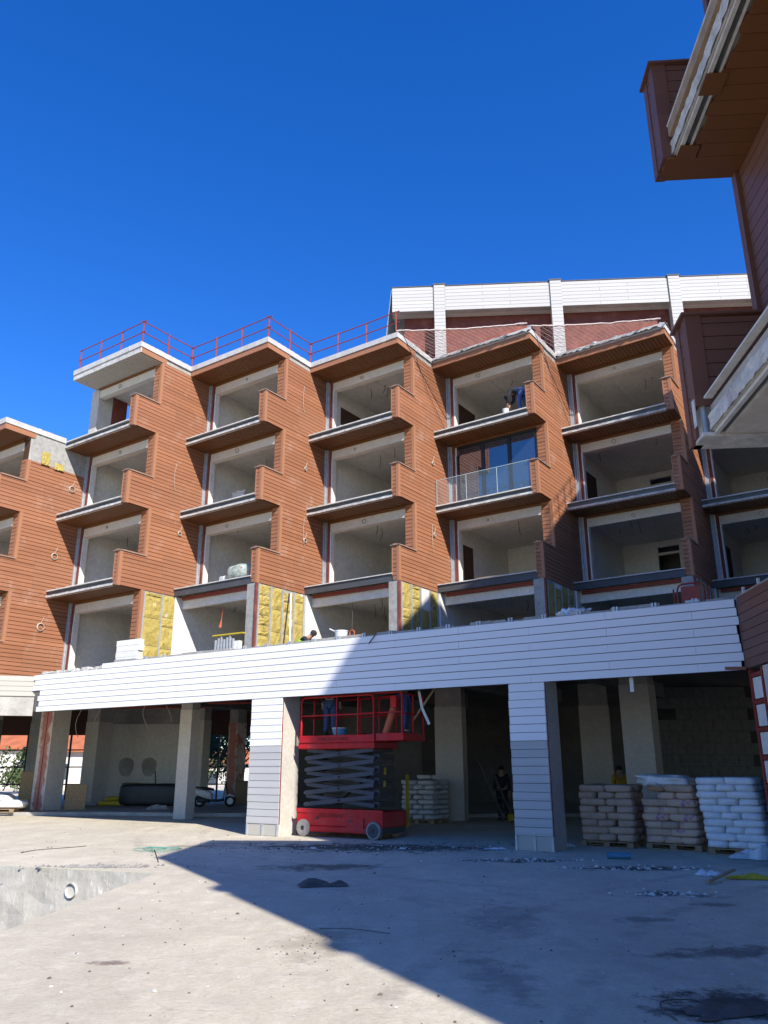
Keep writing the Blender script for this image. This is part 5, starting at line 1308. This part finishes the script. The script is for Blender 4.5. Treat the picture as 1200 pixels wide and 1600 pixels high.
MB().tube([(-.28, 0, 0), (-.28, 0, .62), (-.24, 0, .72), (-.15, 0, .76), (.15, 0, .76), (.24, 0, .72), (.28, 0, .62), (.28, 0, 0)], .022, 8).build('frame_tube', 'red_steel', rcH)
box('back_panel', 'red_steel', rcH, -.2, .2, .0, .02, .1, .70); box('label_plate', 'white_plastic', rcH, -.14, .16, -.012, -.001, .24, .38)
for x in (-.38, .36): MB().tube([(x, .1, 0), (x, .1, .68)], .02, 6).build('side_post', 'red_steel', rcH)
tag(MB().tube([bandw(2.55, -.01, 5.05), bandw(2.45, -.05, 4.9), bandw(2.38, -.07, 4.80)], .014, 5).build('short_rod', 'dark_metal', None), 'short dark rod poking over the shaded part of the fascia', 'rod')

# ================================================================ LITTER ON THE YARD
random.seed(11)
def scatter(name, mat, n_, area, smin, smax, kindlab):
    mb = MB()
    for _ in range(n_):
        x, y = area(); s_ = random.uniform(smin, smax) * (1 if random.random() > .08 else 1.8); an = random.random() * 6.28; ca, sa = math.cos(an), math.sin(an)
        pts = [(-1, -.6, 0), (1, -.7, 0), (.9, .6, 0), (-.8, .7, 0), (-.3, -.2, .7), (.5, .1, .6)]
        vs = [(x + (a * ca - b * sa) * s_, y + (a * sa + b * ca) * s_, .004 + c_ * s_) for a, b, c_ in pts]
        mb.add(vs, [(0, 1, 5, 4), (1, 2, 5), (2, 3, 4, 5), (3, 0, 4)])
    o = mb.build(name, mat, None, kind='stuff'); o['label'] = kindlab; o['category'] = 'debris'; return o
G_ = random.gauss
scatter('rubble', 'dark_soil', 800, lambda: (G_(-.2, 1.6), G_(19.5, .6)), .006, .022, 'dark crushed rubble scattered before the scissor lift')
scatter('plaster_chips', 'chip', 260, lambda: random.choice(((G_(-.2, 1.5), G_(19.5, .45)), (G_(4.6, .7), G_(15.5, .16)), (G_(2.6, .6), G_(16.8, .15)), (G_(4.1, .35), G_(12.5, .15)))), .012, .034, 'white plaster chips scattered over the dark stains')
def yardpt():
    while True:
        x, y = random.uniform(-9, 8), random.uniform(5.5, 29)
        if not (x < -3.7 and y < 17.5): return x, y
scatter('grit', 'soil', 900, yardpt, .005, .015, 'grit scattered over the concrete yard')
scatter('pit_edge_rubble', 'rubble', 160, lambda: (G_(-5.2, .55), 15.75 + abs(G_(0, .22))), .015, .04, 'pale rubble along the broken pit edge')
scatter('dust_flakes', 'chip', 420, yardpt, .005, .016, 'pale flakes scattered over the concrete yard')
scatter('leaf_litter', 'dark_cable', 160, lambda: random.choice(((G_(-4.4, .7), G_(17.2, .5)), (G_(-.6, .25), G_(9.0, .6)), (G_(1.4, .4), G_(10.2, 1.2)))), .004, .010, 'dark leaf litter in loose patches on the yard')
def wire(pts, r, mat, name, label):
    sm = []
    for i in range(len(pts) - 1):
        for k in range(6):
            t_ = k / 6; p0 = Vector(pts[max(i - 1, 0)]); p1 = Vector(pts[i]); p2 = Vector(pts[i + 1]); p3 = Vector(pts[min(i + 2, len(pts) - 1)])
            sm.append(.5 * ((2 * p1) + (p2 - p0) * t_ + (2 * p0 - 5 * p1 + 4 * p2 - p3) * t_ ** 2 + (3 * p1 - p0 - 3 * p2 + p3) * t_ ** 3))
    return tag(MB().tube(sm + [Vector(pts[-1])], r, 5).build(name, mat, None), label, 'wire')
wire([(-7.8, 18.6, .010), (-7.76, 18.42, .010), (-7.6, 18.9, .02), (-7.1, 19.6, .010), (-6.9, 19.9, .010)], .008, 'dark_cable', 'loose_wire', 'thin dark wire lying on the sunlit yard at the left')
wire([(2.1, 6.55, .012), (2.08, 6.8, .012), (2.16, 7.01, .02), (2.39, 7.07, .012), (2.5, 6.95, .012), (2.57, 6.89, .012)], .006, 'dark_cable', 'loose_wire', 'curled wire beside the wet stain at bottom right')
wire([(-.73, 9.99, .008), (-.4, 9.98, .008), (-.1, 9.8, .008), (.06, 9.69, .008)], .004, 'dark_cable', 'loose_wire', 'thin wire crossing the shadow edge in the yard')
random.seed(5)
pts = [(-5.0 + random.uniform(-.5, .5), 18.8 + random.uniform(-.45, .45), .012 + random.random() * .05) for _ in range(16)]
wire(pts, .006, 'green_strap', 'green_strap', 'tangled green strapping lying near the shadow tip')
tag(MB().bar((-4.34, 16.6, .0), (-4.45, 16.65, .22), .012, .018).build('rebar_stub', 'dark_metal', None), 'rebar stub poking up at the broken pit edge', 'rebar')
